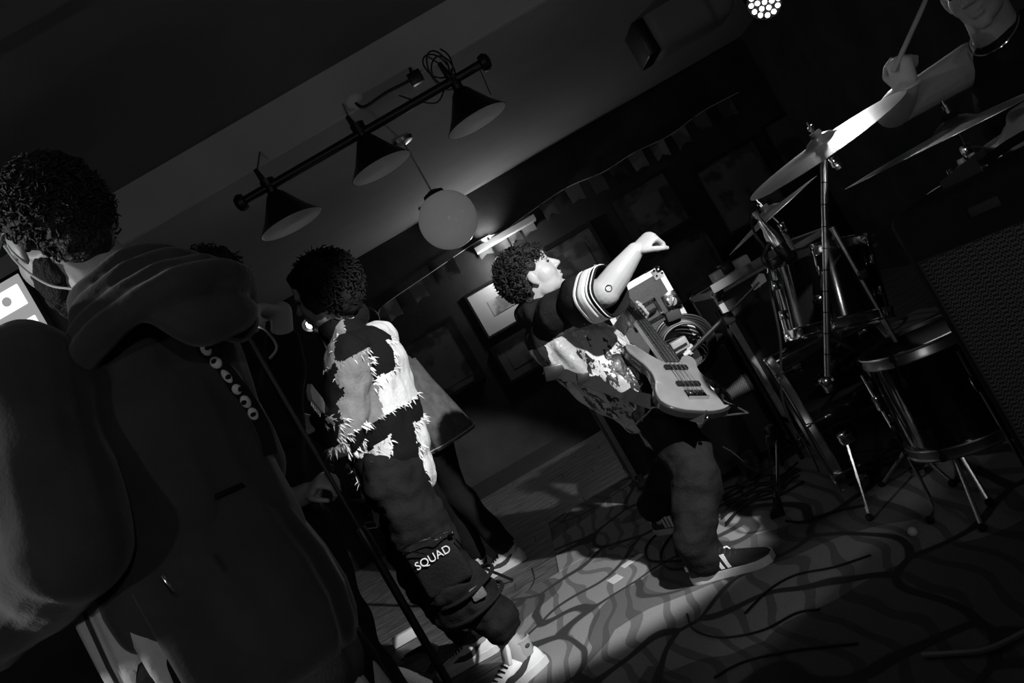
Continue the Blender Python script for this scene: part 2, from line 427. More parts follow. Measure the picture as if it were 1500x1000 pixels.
struct('ceiling_lower', MB().box(((XL+XR)/2, (YB+YS+.03)/2, H2+0.05), (XR-XL+.2, YB-YS-.03, 0.1)), 'soffit_tone', label='lower back part of the painted ceiling')
struct('ceiling_step', MB().box(((XL+XR)/2, YS+0.03, (H1+H2)/2+0.01), (XR-XL+.2, 0.06, H1-H2+0.018)), 'step_lit', label='upright face where the ceiling steps down')
struct('trim_1', MB().box(((XL+XR)/2, 2.35, H1-0.02), (XR-XL, 0.30, 0.04)), 'ceiling_shaded', label='shallow flat beam across the front ceiling')
struct('wall_back', MB().box(((XL+XR)/2, YB+0.05, 1.4), (XR-XL+.2, 0.1, 2.9)), 'wall_paint', label='dark back wall hung with framed pictures')
struct('wall_left', MB().box((XL-0.05, (YB+YF)/2, 1.4), (0.1, YB-YF, 2.9)), 'wall_paint', label='dark left wall of the room')
struct('wall_right', MB().box((XR+0.05, (YB+YF)/2, 1.4), (0.1, YB-YF, 2.9)), 'wall_paint', label='dark right wall behind the drums')
struct('wall_front', MB().box(((XL+XR)/2, YF-0.05, 1.4), (XR-XL+.2, 0.1, 2.9)), 'wall_paint', label='dark wall on the audience side of the room')
struct('baseboard_back', MB().box(((XL+XR)/2, YB-0.012, 0.07), (XR-XL, 0.024, 0.14)), 'black_plastic', label='black baseboard along the back wall')
# rug with a swirling pattern
t = put('patterned_rug', MB().rbox((0.80, 2.25, 0.006), (2.96, 3.56, 0.012), 0.004, seg=1), 'carpet', label='worn rug with swirling leaf pattern under the bassist', cat='rug')
t = put('patterned_rug', MB().rbox((1.0, 4.60, 0.0055), (2.76, 1.12, 0.011), 0.004, seg=1), 'carpet', label='second swirl-patterned rug laid behind the first, under the road cases', cat='rug')
RUGZ = 0.012
# ---------------------------------------------------------------- pictures on the back wall
def uvw(u, v, Y): return V((u*Y/F, Y, CAMZ-v*Y/F))
def picture(u0, u1, v0, v1, art, label, matw=0.05, framew=0.03):
    Y = YB
    a = uvw(u0, v0, Y); b = uvw(u1, v1, Y); cx, cz = (a.x+b.x)/2, (a.z+b.z)/2; W, H = abs(b.x-a.x), abs(a.z-b.z)
    t = thing('framed_picture', (cx, Y, cz), label, 'picture', 'framed pictures on the back wall')
    f = MB()
    f.box((cx, Y-0.015, cz+H/2-framew/2), (W, 0.03, framew)); f.box((cx, Y-0.015, cz-H/2+framew/2), (W, 0.03, framew))
    f.box((cx-W/2+framew/2, Y-0.015, cz), (framew, 0.03, H-2*framew)); f.box((cx+W/2-framew/2, Y-0.015, cz), (framew, 0.03, H-2*framew))
    put('frame', f, 'black_plastic', t)
    put('mat_board', MB().box((cx, Y-0.006, cz), (W-2*framew, 0.012, H-2*framew)), 'mat_board' if art == 'art0' else 'art3', t)
    put('print', MB().box((cx, Y-0.0075, cz), (W-2*framew-2*matw, 0.015, H-2*framew-2*matw)), art, t)
    return t
picture(-28, 62, -93, -20, 'art0', 'framed picture under the wall lamp, brightly lit', 0.14, 0.02)
picture(92, 186, -96, 2, 'art1', 'framed print behind the face of the bassist', 0.10, 0.04)
picture(350, 455, -84, 30, 'art1', 'large framed portrait print right of the pennants end', 0.02, 0.03)
picture(222, 318, -108, -22, 'art2', 'faint framed print above the road case', 0.12, 0.03)
picture(226, 330, -8, 80, 'art3', 'dim framed picture behind the road case', 0.06, 0.03)
picture(-150, -58, -78, 26, 'art3', 'dim framed picture beside the patchwork shirt', 0.06, 0.03)
picture(-34, 58, -8, 54, 'art3', 'small framed picture below the brightly lit one', 0.08, 0.03)
picture(470, 560, -90, 0, 'art3', 'dark framed picture behind the drummer', 0.06, 0.03)
# shelf and wall lamp that lights the picture
a = uvw(20, -136, YB); b = uvw(118, -132, YB)
t = thing('wall_shelf', ((a.x+b.x)/2, YB, a.z), 'narrow white ledge above the lit picture', 'shelf')
put('board', MB().rbox(((a.x+b.x)/2, YB-0.07, a.z), (b.x-a.x, 0.14, 0.022), 0.003), 'white_plastic', t)
put('lip', MB().box(((a.x+b.x)/2, YB-0.143, a.z+0.02), (b.x-a.x, 0.012, 0.05)), 'white_plastic', t)
lp = uvw(44, -112, YB)
t = thing('wall_lamp', (lp.x, YB, lp.z), 'small glowing wall lamp over the lit picture', 'lamp')
put('back_plate', MB().lathe([(0.045, 0), (0.045, 0.012), (0.03, 0.02)], (lp.x, YB, lp.z), (0, -1, 0), 20), 'dull_chrome', t)
put('arm', MB().tube(bez([(lp.x, YB-0.01, lp.z), (lp.x, YB-0.08, lp.z+0.02), (lp.x, YB-0.13, lp.z-0.01)]), 0.008), 'dull_chrome', t)
put('bulb', MB().ell((lp.x, YB-0.14, lp.z-0.03), (0.024, 0.024, 0.032)), 'bulb_emit', t)
put('socket', MB().lathe([(0.014, 0), (0.02, 0.03)], (lp.x, YB-0.14, lp.z+0.03), (0, 0, -1), 16), 'black_metal', t)
lamp('wall_lamp_glow', 'POINT', (lp.x, YB-0.19, lp.z-0.03), None, 9, 0.03)
lq = uvw(40, -150, YB)
t = thing('wall_uplight', (lq.x, YB, lq.z), 'small uplight standing on the white ledge', 'lamp')
put('body', MB().lathe([(0.03, 0), (0.035, 0.03), (0.028, 0.032)], (lq.x, YB-0.07, a.z+0.011), (0, 0, 1), 18), 'black_metal', t)
put('bulb', MB().ell((lq.x, YB-0.07, a.z+0.045), (0.02, 0.02, 0.012)), 'sconce_emit', t)
lamp('wall_uplight_glow', 'SPOT', (lq.x, YB-0.10, a.z+0.06), (lq.x+.05, YB, a.z+0.17), 9, 0.02, 100, 0.9)
# ---------------------------------------------------------------- pennant string
pts = [uvw(u, v, YB-0.05) for u, v in ((-150, -132), (-134, -140), (-60, -146), (32, -152), (70, -146), (110, -150), (181, -155), (240, -148), (293, -150), (350, -146), (410, -152), (470, -150))]
t = thing('pennant_string', pts[5], 'string of small pennant flags along the back wall', 'bunting')
path = bez(pts, 8); put('string', MB().tube(path, 0.004, 5), 'tape_white', t)
fm = [M['art1'], M['art2'], M['art3']]
for i in range(4, len(path)-3, 5):
    p = path[i]; q = path[min(i+2, len(path)-1)]; wv = 0.075
    d = (q-p).normalized(); tw = random.uniform(-0.25, 0.25); ex = (d + V((0, tw, 0))).normalized(); n = ex.cross(V((0, 0, 1)))
    put('flag', MB().prism([(-wv, 0), (wv, 0), (wv*0.9, -0.17), (0, -0.14+random.uniform(-.02, .02)), (-wv*0.9, -0.17)], p-n*0.001, ex, V((0, 0, 1)), n, 0.002), fm[i % 3], t)
# ---------------------------------------------------------------- lamp bar with three cone shades
YL = 3.65
A = P(357, 292, YL); Bq = P(706, 96, YL); bz = (A.z+Bq.z)/2
t = thing('billiard_lamp', ((A.x+Bq.x)/2, YL, bz), 'black bar lamp with three cone shades hung below the ceiling', 'lamp')
bar = put('bar', MB().tube([(A.x, YL, bz), (Bq.x, YL, bz)], 0.021, 12), 'black_metal', t)
for x, s_ in ((A.x, -1), (Bq.x, 1)):
    put('finial', MB().lathe([(0.012, 0), (0.036, 0.008), (0.042, 0.03), (0.03, 0.05), (0.012, 0.056)], (x-s_*0.01, YL, bz), (s_, 0, 0), 20), 'black_metal', bar)
for (px, py) in ((427, 328), (559, 246), (699, 177)):
    c = P(px, py, YL); zr = c.z
    top = bz-0.015
    sh = put('shade', MB().lathe([(0.03, 0.165), (0.045, 0.15), (0.06, 0.125), (0.105, 0.055), (0.147, 0.004), (0.153, 0.0), (0.150, -0.002)], (c.x, YL, zr), (0, 0, 1), 48, capped=False), 'black_metal', t)
    put('shade_lining', MB().lathe([(0.028, 0.160), (0.043, 0.147), (0.058, 0.122), (0.102, 0.053), (0.1495, -0.001)], (c.x, YL, zr), (0, 0, 1), 48, capped=False), 'shade_inner', sh)
    put('socket', MB().lathe([(0.02, 0), (0.026, 0.01), (0.024, 0.07), (0.035, 0.085), (0.03, top-zr-0.15+0.02)], (c.x, YL, zr+0.145), (0, 0, 1), 18), 'black_metal', sh)
    put('lamp_bulb', MB().ell((c.x, YL, zr+0.075), (0.028, 0.028, 0.04)), 'white_plastic', sh)
    put('stem', MB().lathe([(0.012, 0), (0.016, 0.02), (0.01, 0.09)], (c.x-0.01, YL, bz+0.01), (-0.1, 0, 1), 12), 'black_metal', sh)
    put('hanger_rod', MB().tube([(c.x-0.015, YL, bz+0.09), (c.x-0.02, YS+0.005, H2+0.06)], 0.004, 6), 'black_metal', sh)
# wires around the bar
c0 = P(660, 118, YL); lo = []
for k in range(46):
    a_ = k/46*2*pi*3.2
    lo.append(V((c0.x-0.03+0.05*cos(a_)+0.0006*k, YL-0.02+0.03*sin(a_*1.3), bz+0.07+0.075*sin(a_)+0.03*sin(a_*0.37))))
put('wire_loop', MB().tube(bez(lo, 2), 0.004, 6), 'cable', t)
put('wire', MB().tube(bez([P(585, 140, YL+.1), P(612, 148, YL), P(640, 150, YL), P(652, 128, YL), P(662, 100, YL)], 8), 0.004, 6), 'cable', t)
put('pull_wire', MB().tube([P(703, 102, YL), P(719, 139, YL-0.02)], 0.0025, 5), 'cable', t)
# bracket under the ceiling step
c1 = P(525, 158, 3.96); c2 = P(608, 112, 3.96)
t = thing('ceiling_bracket', (c1+c2)/2, 'conduit bracket on the ceiling step behind the lamp bar', 'bracket')
put('rail', MB().box((c1+c2)/2+V((0, .03, 0.03)), ((c2-c1).length, 0.05, 0.05)), 'soffit_tone', t)
put('conduit', MB().tube(bez([c1+V((0, 0, .03)), c1+V((0.03, 0, -.01)), (c1*0.5+c2*0.5), c2+V((-.03, 0, 0)), c2+V((0.0, 0, .05))]), 0.008, 8), 'black_metal', t)
put('rosette', MB().lathe([(0.05, 0), (0.045, 0.012), (0.01, 0.03)], c1+V((0, 0.02, 0.045)), (0, -0.4, -1), 20), 'white_plastic', t)
put('junction_box', MB().rbox(c2+V((0.0, 0.02, 0.0)), (0.07, 0.05, 0.06), 0.006), 'black_plastic', t)
# ---------------------------------------------------------------- globe pendant
g = P(656.5, 322, 4.9); gr = 43.5*4.9/F
t = thing('globe_pendant', (g.x, g.y, H2), 'round white glass globe pendant on a thin cord', 'lamp')
put('globe', MB().ell(g, gr, n=48, m=32), 'globe_glass', t, sharp=180)
put('cord', MB().tube([(g.x, g.y, g.z+gr), (g.x, g.y, H2)], 0.005, 6), 'dull_chrome', t)
put('cap', MB().lathe([(0.07, 0), (0.065, 0.02), (0.02, 0.04)], (g.x, g.y, g.z+gr-0.014), (0, 0, 1), 24), 'black_metal', t)
put('canopy', MB().lathe([(0.07, 0), (0.06, -0.02), (0.01, -0.035)], (g.x, g.y, H2), (0, 0, 1), 24), 'dull_chrome', t)
put('cap_screw', MB().ell((g.x-gr*0.62, g.y-0.06, g.z+gr*0.74), 0.012), 'chrome', t)
# ---------------------------------------------------------------- LED par lights
def led_par(pos, aim, label, rad=0.088):
    d = (aim-pos).normalized(); t = thing('led_par_light', (pos.x, pos.y, H2 if pos.y > YS else H1), label, 'stage light', 'LED par lights')
    x = d.orthogonal().normalized(); y_ = d.cross(x)
    put('housing', MB().lathe([(rad*0.5, -0.13), (rad*0.9, -0.11), (rad, -0.03), (rad*1.03, 0.006), (rad*0.97, 0.006), (rad*0.97, -0.004)], pos, d, 40), 'black_metal', t)
    put('lens_plate', MB().lathe([(rad*0.97, -0.01), (rad*0.97, -0.003)], pos, d, 40), 'black_plastic', t)
    spots = [(0, 0)] + [(0.40, k*pi/3) for k in range(6)] + [(0.76, k*pi/6+0.1) for k in range(12)]
    for r_, a_ in spots:
        c = pos + (x*cos(a_)+y_*sin(a_))*rad*r_ + d*0.002
        put('led_lens', MB().lathe([(rad*0.135, -0.002), (rad*0.135, 0.001), (rad*0.09, 0.003)], c, d, 12), 'led_emit', t)
    zt = H2 if pos.y > YS else H1
    s_ = V((d.y, -d.x, 0)).normalized()
    hook = V((pos.x, pos.y, 0)) - V((d.x, d.y, 0))*0.06
    put('yoke', MB().tube(bez([pos-d*0.06+s_*rad*1.05, pos-d*0.06+s_*rad*1.05+V((0, 0, .1)), V((hook.x, hook.y, pos.z+0.16)), pos-d*0.06-s_*rad*1.05+V((0, 0, .1)), pos-d*0.06-s_*rad*1.05]), 0.008), 'black_metal', t)
    put('hanger', MB().tube([(hook.x, hook.y, pos.z+0.155), (hook.x, hook.y, zt)], 0.012), 'black_metal', t)
led_par(PAR_A, V((0.2, 2.2, 1.0)), 'black LED par light glowing above the drummer')
led_par(PAR_B-(PAR_B_AIM-PAR_B).normalized()*0.035, PAR_B_AIM, 'black LED par light hung over the right-hand amplifier')
# box hung from the ceiling at the back
c = P(1015, 22, 5.2)
t = thing('ceiling_speaker', (c.x, c.y, H2), 'pale box hung from the ceiling near the back wall', 'speaker')
put('cabinet', MB().rbox((c.x, c.y+0.16, c.z+0.10), (0.62, 0.34, 0.40), 0.09, seg=5), 'pale_paint', t)
put('side_panel', MB().rbox((c.x-0.33, c.y+0.16, c.z+0.10), (0.09, 0.3, 0.38), 0.01), 'black_plastic', t)
put('mount', MB().box((c.x, c.y+0.16, (c.z+0.3+H2)/2), (0.2, 0.1, max(0.02, H2-c.z-0.28))), 'black_metal', t)
# wall screen at the far left
c = P(5, 478, 3.0)
t = thing('wall_screen', (c.x-0.3, 3.0, c.z-0.25), 'glowing wall-hung screen with white tiles beside the hooded man', 'screen')
sx, sz = c.x-0.17, c.z-0.06
put('housing', MB().rbox((sx, 3.05, sz), (0.66, 0.07, 0.46), 0.012), 'black_plastic', t)
put('display', MB().box((sx, 3.013, sz), (0.62, 0.006, 0.42)), 'screen_grey', t)
for i in range(3):
    for j in range(3):
        cx = sx+0.225-0.2*i; cz = sz+0.135-0.135*j
        q = put('tile', MB().rbox((cx, 3.008, cz), (0.13, 0.006, 0.085), 0.002, seg=1), 'screen_white', t)
        put('icon', MB().lathe([(0.018, 0), (0.018, 0.002)], (cx, 3.005, cz), (0, -1, 0), 16), 'screen_grey', q)
put('bracket', MB().tube([(sx, 3.1, sz), (sx, 3.1, H1)], 0.02), 'black_metal', t)
# stage lamp glowing past the guitarist's chin
c = P(454, 475, 4.2)
t = thing('stage_lamp', (c.x, c.y, 0), 'tiny bright stage lamp on a thin stand behind the guitarist', 'stage light')
put('bulb', MB().ell(c, 0.021), 'bulb_emit', t)
put('hood', MB().lathe([(0.02, -0.06), (0.04, -0.04), (0.046, 0.0), (0.043, 0.0), (0.03, -0.03)], c+V((0, 0.01, 0)), (0.3, -0.8, 0.35), 20), 'black_metal', t)
put('pole', MB().tube([(c.x, c.y+0.06, c.z-0.02), (c.x, c.y+0.06, 0.25)], 0.012), 'black_metal', t)
for k in range(3):
    a_ = k*2*pi/3+0.4
    put('leg', MB().tube([(c.x, c.y+0.06, 0.35), (c.x+0.25*cos(a_), c.y+0.06+0.25*sin(a_), 0.008)], 0.008), 'black_metal', t)
lamp('stage_lamp_glow', 'SPOT', c+V((0.02, -0.06, 0.03)), c+V((0.30, -1.0, -0.1)), 5, 0.02, 70, 0.6)

t = thing('fill_blocker', (0, -1.45, 0), 'added unseen counter-shaped block keeping fill light off the near floor', 'light blocker')
put('block_body', MB().box((0, -1.40, 0.55), (6.2, 0.9, 1.10)), 'wood_dark', t); put('block_top', MB().rbox((0, -1.38, 1.125), (6.4, 1.16, .05), .01), 'wood_dark', t)  # unseen block, added to shade the near floor from the fill lamps
for p_, lb in zip(FILL_LAMPS, ('added unseen globe fill lamp near the left wall', 'added unseen globe fill lamp near the right wall')):  # bodies for the added fill lamps, out of view
    t = thing('fill_lamp', (p_.x, p_.y, 1.15), lb, 'lamp', 'added fill lamps')
    put('foot', MB().lathe([(.08, 0), (.075, .015), (.015, .03), (.012, .22), (.02, .24)], (p_.x, p_.y, 1.15), (0, 0, 1), 28), 'black_metal', t)
    put('globe', MB().ell(p_+V((0, -.09, -.04)), .07), 'fill_emit', t)
t = thing('side_wall_lamp', (XL, SIDE_LAMP.y, SIDE_LAMP.z), 'swing-arm reflector lamp on the left wall', 'lamp')
sd_ = (V((-0.72, 1.38, 1.30))-SIDE_LAMP).normalized()
put('arm', MB().tube(bez([(XL, SIDE_LAMP.y, SIDE_LAMP.z+.1), (XL+.6, SIDE_LAMP.y, SIDE_LAMP.z+.22), (SIDE_LAMP.x-.2, SIDE_LAMP.y, SIDE_LAMP.z+.16), SIDE_LAMP-sd_*.12]), .01), 'black_metal', t)
put('reflector', MB().lathe([(.02, -.13), (.05, -.10), (.085, -.02), (.082, -.02), (.045, -.095)], SIDE_LAMP, sd_, 28, capped=False), 'black_metal', t)
put('bulb', MB().ell(SIDE_LAMP-sd_*.075, .026), 'sconce_emit', t)
# ================================================================== PEOPLE
def frame(f, up):
    f = V(f).normalized(); up = V(up); up = (up-f*up.dot(f)).normalized(); l = up.cross(f)
    return Matrix((f, l, up)).transposed()          # columns: forward, left, up
def head(mb, c, f, up, s=1.0, fat=1.0):
    Rm = frame(f, up); c = V(c)
    def L(a, b, d): return c + Rm @ V((a*s, b*s, d*s))
    E = lambda p, r: mb.ell(L(*p), tuple(q*s for q in r), Rm, 18, 12)
    E((-0.012, 0, 0.045), (0.098, 0.076, 0.093))
    E((0.034, 0, -0.015), (0.062, 0.060*fat, 0.085))
    E((0.040, 0, -0.070), (0.046, 0.050*fat, 0.036))
    E((0.076, 0, -0.092), (0.020, 0.024, 0.019))
    E((0.054, 0.030, -0.016), (0.036, 0.030*fat, 0.044)); E((0.054, -0.030, -0.016), (0.036, 0.030*fat, 0.044))
    E((0.022, 0.036*fat, -0.050), (0.05, 0.022, 0.045)); E((0.022, -0.036*fat, -0.050), (0.05, 0.022, 0.045))
    mb.cap(L(0.082, 0.034, 0.040), 0.012*s, L(0.082, -0.034, 0.040), 0.012*s)
    E((0.072, 0, 0.065), (0.025, 0.05, 0.035))
    mb.cap(L(0.090, 0, 0.026), 0.009*s, L(0.113, 0, -0.010), 0.0125*s)
    E((0.100, 0.013, -0.016), (0.013, 0.009, 0.009)); E((0.100, -0.013, -0.016), (0.013, 0.009, 0.009))
    E((0.093, 0, -0.043), (0.011, 0.024, 0.007)); E((0.090, 0, -0.059), (0.011, 0.022, 0.008))
    for sd in (1, -1):
        E((-0.008, 0.079*sd, 0.002), (0.020, 0.008, 0.031)); E((-0.004, 0.077*sd, -0.024), (0.011, 0.007, 0.013))
    return L, Rm
def hand(mb, w, d, n, curl=(20, 25, 15), thumb=1, s=1.0, spread=0.0, tcurl=20):
    """palm and five fingers; d towards the knuckles, n out of the back of the hand, thumb = +1/-1 side"""
    d = V(d).normalized(); n = V(n); n = (n-d*n.dot(d)).normalized(); l = d.cross(n)*thumb; w = V(w)
    mb.cap(w+d*0.02*s, 0.024*s, w+d*0.065*s, 0.026*s, side=l, ss=1.45, sd=0.62)
    for i, (off, ln) in enumerate(((0.030, 0.92), (0.010, 1.0), (-0.010, 0.94), (-0.028, 0.76))):
        p = w + d*(0.082-0.004*abs(i-1))*s + l*off*s; r = (0.0095, 0.0095, 0.009, 0.008)[i]*s
        dd = (d + l*spread*(1.2-i*0.8)).normalized(); nn = n
        for j, seg in enumerate((0.042, 0.027, 0.022)):
            a = radians(curl[j]*(1+0.06*i)); ax = dd.cross(nn).normalized()
            Rt = Matrix.Rotation(-a, 3, ax); dd = (Rt @ dd).normalized(); nn = (Rt @ nn).normalized()
            q = p + dd*seg*ln*s; mb.cap(p, r, q, r*0.92, n=10); p = q; r *= 0.92
    p = w + d*0.020*s + l*0.030*s; dd = (d*0.75 + l*0.65 - n*0.25).normalized(); r = 0.0115*s
    for j, seg in enumerate((0.038, 0.030, 0.026)):
        q = p + dd*seg*s; mb.cap(p, r, q, r*0.9, n=10); p = q; r *= 0.9
        dd = (dd - l*math.tan(radians(tcurl))*0.8 - n*math.tan(radians(tcurl))*0.5).normalized()
def limb(mb, pts, rs, **kw):
    for i in range(len(pts)-1): mb.cap(pts[i], rs[i], pts[i+1], rs[i+1], **kw)
def torso(mb, pel, chest, neck, shL, shR, k=1.0, wide=1.0):
    ax = (V(shL)-V(shR)).normalized()
    mb.cap(pel, 0.125*k, chest, 0.130*k, side=ax, ss=1.25*wide, sd=0.88)
    mb.cap(V(shL)*0.9+V(shR)*0.1, 0.062*k, V(shR)*0.9+V(shL)*0.1, 0.062*k)
    mb.cap(chest, 0.115*k, V(neck)*0.8+V(chest)*0.2, 0.06*k, side=ax, ss=1.3, sd=0.85)
def shoe(parent, heel, toe, style='low', stretch=1.0, upz=0.0, z0=0.0, hidden=False):
    """heel/toe are floor points of the sole's middle line"""
    heel = V(heel); toe = V(toe); f = toe-heel; pitch_dir = f.normalized(); L_ = f.length
    fx = f.normalized(); lx = V((0, 0, 1)).cross(fx).normalized(); uz = fx.cross(lx)
    def at(t, s_, z): return heel + fx*(t*L_) + lx*s_ + uz*z
    secs = [(0.0, 0.022, 0.055), (0.03, 0.033, 0.072), (0.12, 0.040, 0.084), (0.25, 0.041, 0.090), (0.38, 0.041, 0.094), (0.50, 0.043, 0.083), (0.62, 0.047, 0.070), (0.75, 0.050, 0.058), (0.87, 0.047, 0.048), (0.95, 0.036, 0.042), (1.0, 0.018, 0.036)]
    if style == 'high': secs = [(t_, w_, h_*1.05) for t_, w_, h_ in secs]
    def hw(t_):
        for a_, b_ in zip(secs, secs[1:]):
            if a_[0] <= t_ <= b_[0]: k_ = (t_-a_[0])/(b_[0]-a_[0]); return a_[1]*(1-k_)+b_[1]*k_
        return secs[-1][1]
    up_m, sole_m, acc = {'low': ('black_leather', 'sole_white', 'white_print'), 'high': ('white_leather', 'sole_white', 'ink'), 'dark': ('black_leather', 'black_rubber', 'ink')}[style]
    mb = MB(); n = 18; base = 0.022
    rings = []
    for t_, w_, h_ in secs:
        ring = []
        for k_ in range(n):
            a_ = 2*pi*k_/n; x_ = cos(a_); z_ = sin(a_)
            ring.append(at(t_, w_*abs(x_)**0.8*(1 if x_ > 0 else -1), base + (h_-base)*(max(z_, -0.15)+0.15)/1.15))
        rings.append(ring)
    vs_ = [q for r_ in rings for q in r_]; m_ = len(rings)
    fs_ = [(i*n+k_, i*n+(k_+1) % n, (i+1)*n+(k_+1) % n, (i+1)*n+k_) for i in range(m_-1) for k_ in range(n)] + [tuple(range(n)), tuple((m_-1)*n+k_ for k_ in range(n))]
    mb._add(vs_, fs_)
    root = put('shoe', mb, up_m, parent)
    out = [(t_, hw(t_)+0.004) for t_ in [i/24 for i in range(25)]]
    pl = [(t_*L_*1.02-0.004, w_) for t_, w_ in out] + [(t_*L_*1.02-0.004, -w_) for t_, w_ in reversed(out)]
    put('sole', MB().prism(pl, heel+uz*0.001, fx, lx, uz, 0.029 if style != 'dark' else 0.024), sole_m, root)
    c0 = at(0.20, 0, 0.07)
    if style == 'high':
        put('collar', MB().lathe([(0.040, 0), (0.045, 0.02), (0.044, 0.05), (0.047, 0.062), (0.040, 0.066), (0.036, 0.03)], at(0.19, 0, 0.072), (uz-fx*0.12), 26), 'grey_leather', root)
        put('tongue', MB().rbox(at(0.37, 0, 0.125), (0.02, 0.06, 0.09), 0.008, Matrix((fx, lx, uz)).transposed() @ Matrix.Rotation(radians(-22), 3, 'Y')), 'white_leather', root)
    for sd in (1, -1):
        if style == 'low':
            for k_ in range(3):
                t0 = 0.36+0.085*k_
                q = MB()
                a1, a2 = at(t0, sd*(hw(t0)-0.001), 0.034), at(t0-0.05, sd*(hw(t0)*0.62), 0.082)
                ex = fx
                nrm = ((a2-a1).cross(fx)).normalized()*0.0025
                q._add([a1-nrm*2+fx*0, a1+fx*0.014-nrm*2, a2+fx*0.014-nrm*2, a2-nrm*2, a1+nrm*2, a1+fx*0.014+nrm*2, a2+fx*0.014+nrm*2, a2+nrm*2], [(0,1,2,3),(7,6,5,4),(0,4,5,1),(1,5,6,2),(2,6,7,3),(3,7,4,0)])
                put('stripe', q, 'white_print', root)
        if style == 'high':
            sw = [(0.66, 0.050), (0.50, 0.034), (0.38, 0.034), (0.30, 0.042), (0.16, 0.070), (0.06, 0.088), (0.20, 0.076), (0.36, 0.060), (0.46, 0.056), (0.54, 0.060)]
            q = MB()
            def sd_y(t_, z_): return hw(max(0.02, min(t_, 0.98)))*math.sqrt(max(0.05, 1-max(0, (z_-0.035)/0.075)**2))
            inn = [at(t_, sd*(sd_y(t_, z_)-0.004), z_) for t_, z_ in sw]; ou = [at(t_, sd*(sd_y(t_, z_)+0.0035), z_) for t_, z_ in sw]
            nn = len(sw); q._add(inn+ou, [tuple(range(nn)), tuple(range(2*nn-1, nn-1, -1))]+[(i, (i+1) % nn, nn+(i+1) % nn, nn+i) for i in range(nn)])
            put('swoosh', q, 'ink', root)
            put('emblem', MB().ell(at(0.15, sd*0.044, 0.108), (0.012, 0.004, 0.008), Matrix((fx, lx, uz)).transposed()), 'ink', root)
    if style == 'low':
        put('heel_tab', MB().rbox(at(-0.003, 0, 0.062), (0.012, 0.042, 0.022), 0.004, Matrix((fx, lx, uz)).transposed()), 'white_print', root)
        put('collar', MB().lathe([(0.036, 0), (0.042, 0.008), (0.038, 0.018)], at(0.2, 0, 0.078), uz-fx*0.15, 24), 'black_leather', root)
    lm = 'tape_black' if style == 'high' else 'black_leather'
    for k_ in range(5):
        t_ = 0.47+0.055*k_; zz = 0.090-0.008*k_+ (0.004 if style == 'high' else 0)
        put('lace', MB().tube(bez([at(t_, -0.026, zz-0.010), at(t_+0.02, 0, zz+0.004), at(t_, 0.026, zz-0.010)], 4), 0.004, 6), lm, root)
    return root
def hair_curls(mb, L, Rm, rx, ry, rz, cen, n, r0, r1, test, seed):
    rnd = random.Random(seed)
    k = 0
    while k < n:
        d = V((rnd.gauss(0, 1), rnd.gauss(0, 1), rnd.gauss(0, 1))).normalized()
        if not test(d): continue
        k += 1
        p = L(cen[0]+d.x*rx, cen[1]+d.y*ry, cen[2]+d.z*rz); r = rnd.uniform(r0, r1)
        tdir = (Rm @ V((rnd.uniform(-1, .2), rnd.uniform(-1, 1), rnd.uniform(-1.2, .4)))).normalized()
        mb.cap(p-tdir*r*0.8, r*0.8, p+tdir*r*0.9, r*0.45, n=8)
def strands(name, L, Rm, rad3, cen, n, ln, r, test, seed, parent, m, curl=0.010, turns=1.6, down=0.7):
    rnd = random.Random(seed); q = MB(); k = 0
    while k < n:
        d = V((rnd.gauss(0, 1), rnd.gauss(0, 1), rnd.gauss(0, 1))).normalized()
        if not test(d): continue
        k += 1
        p = L(cen[0]+d.x*rad3[0], cen[1]+d.y*rad3[1], cen[2]+d.z*rad3[2]); o = (Rm @ d).normalized()
        t = V((rnd.gauss(0, .6), rnd.gauss(0, .6), rnd.gauss(0, .5)-down)); t = t-o*t.dot(o)
        t = t.normalized() if t.length > 1e-4 else o.orthogonal()
        x = t.cross(o); ph = rnd.uniform(0, 6.28); l_ = ln*rnd.uniform(.6, 1.25); cu = curl*rnd.uniform(.5, 1.3); pts = []
        for j in range(8):
            u = j/7; a = ph+turns*2*pi*u
            pts.append(p - o*.006 + t*l_*u + o*(l_*.22*u) + (x*cos(a)+o*sin(a))*cu*(0.3+.7*u))
        q.tube(pts, [r, r, r, r*.95, r*.9, r*.8, r*.6, r*.2], 4, cap=False)
    return put(name, q, m, parent, sharp=180, kind='stuff')
def person(label, loc, group=None): return thing('person', loc, label, 'person', group)

# ------------------------------------------------------------------ the bassist
ZR = RUGZ
bs = person('bass player in a printed jersey thrusting one bare arm forward', (0.26, 3.35, ZR))
hc = P(783.5, 407, 3.30); fB = V((0.985, -0.06, 0.16)); upB = V((-0.16, 0, 1))
neckB = P(783, 446, 3.34); chestB = P(836, 492, 3.36); pelB = V((0.36, 3.36, 0.72))
shR, shL = P(822, 452, 3.20), P(818, 462, 3.56)            # near / far shoulder
elR, wrR = P(886, 428, 3.02), P(930, 368, 3.00)
NUT = P(898, 414, 3.62); BRG = P(1018, 573, 2.93)
axB = (NUT-BRG).normalized()
wB = V((0.82, 0.34, -0.46)); wB = (wB-axB*wB.dot(axB)).normalized(); nB = wB.cross(axB)
if nB.y > 0: nB = -nB
handL = BRG + axB*0.66
elL = V((handL.x-0.22, 3.62, 0.86)); wrL = handL - nB*0.055 - V((0.065, 0, 0.05))
hipR, hipL = pelB+V((0.02, -0.10, -0.01)), pelB+V((-0.02, 0.10, -0.01))
heelR, toeR = G(1020, 851, ZR), G(1134, 818, ZR); heelL, toeL = G(966, 779, ZR), G(1030, 768, ZR)
anR = heelR*0.74+toeR*0.26+V((0, 0, 0.11)); anL = heelL*0.74+toeL*0.26+V((0, 0, 0.11))
knR, knL = P(1018, 688, 2.98), P(1003, 655, 3.58)
bm_ = MB()
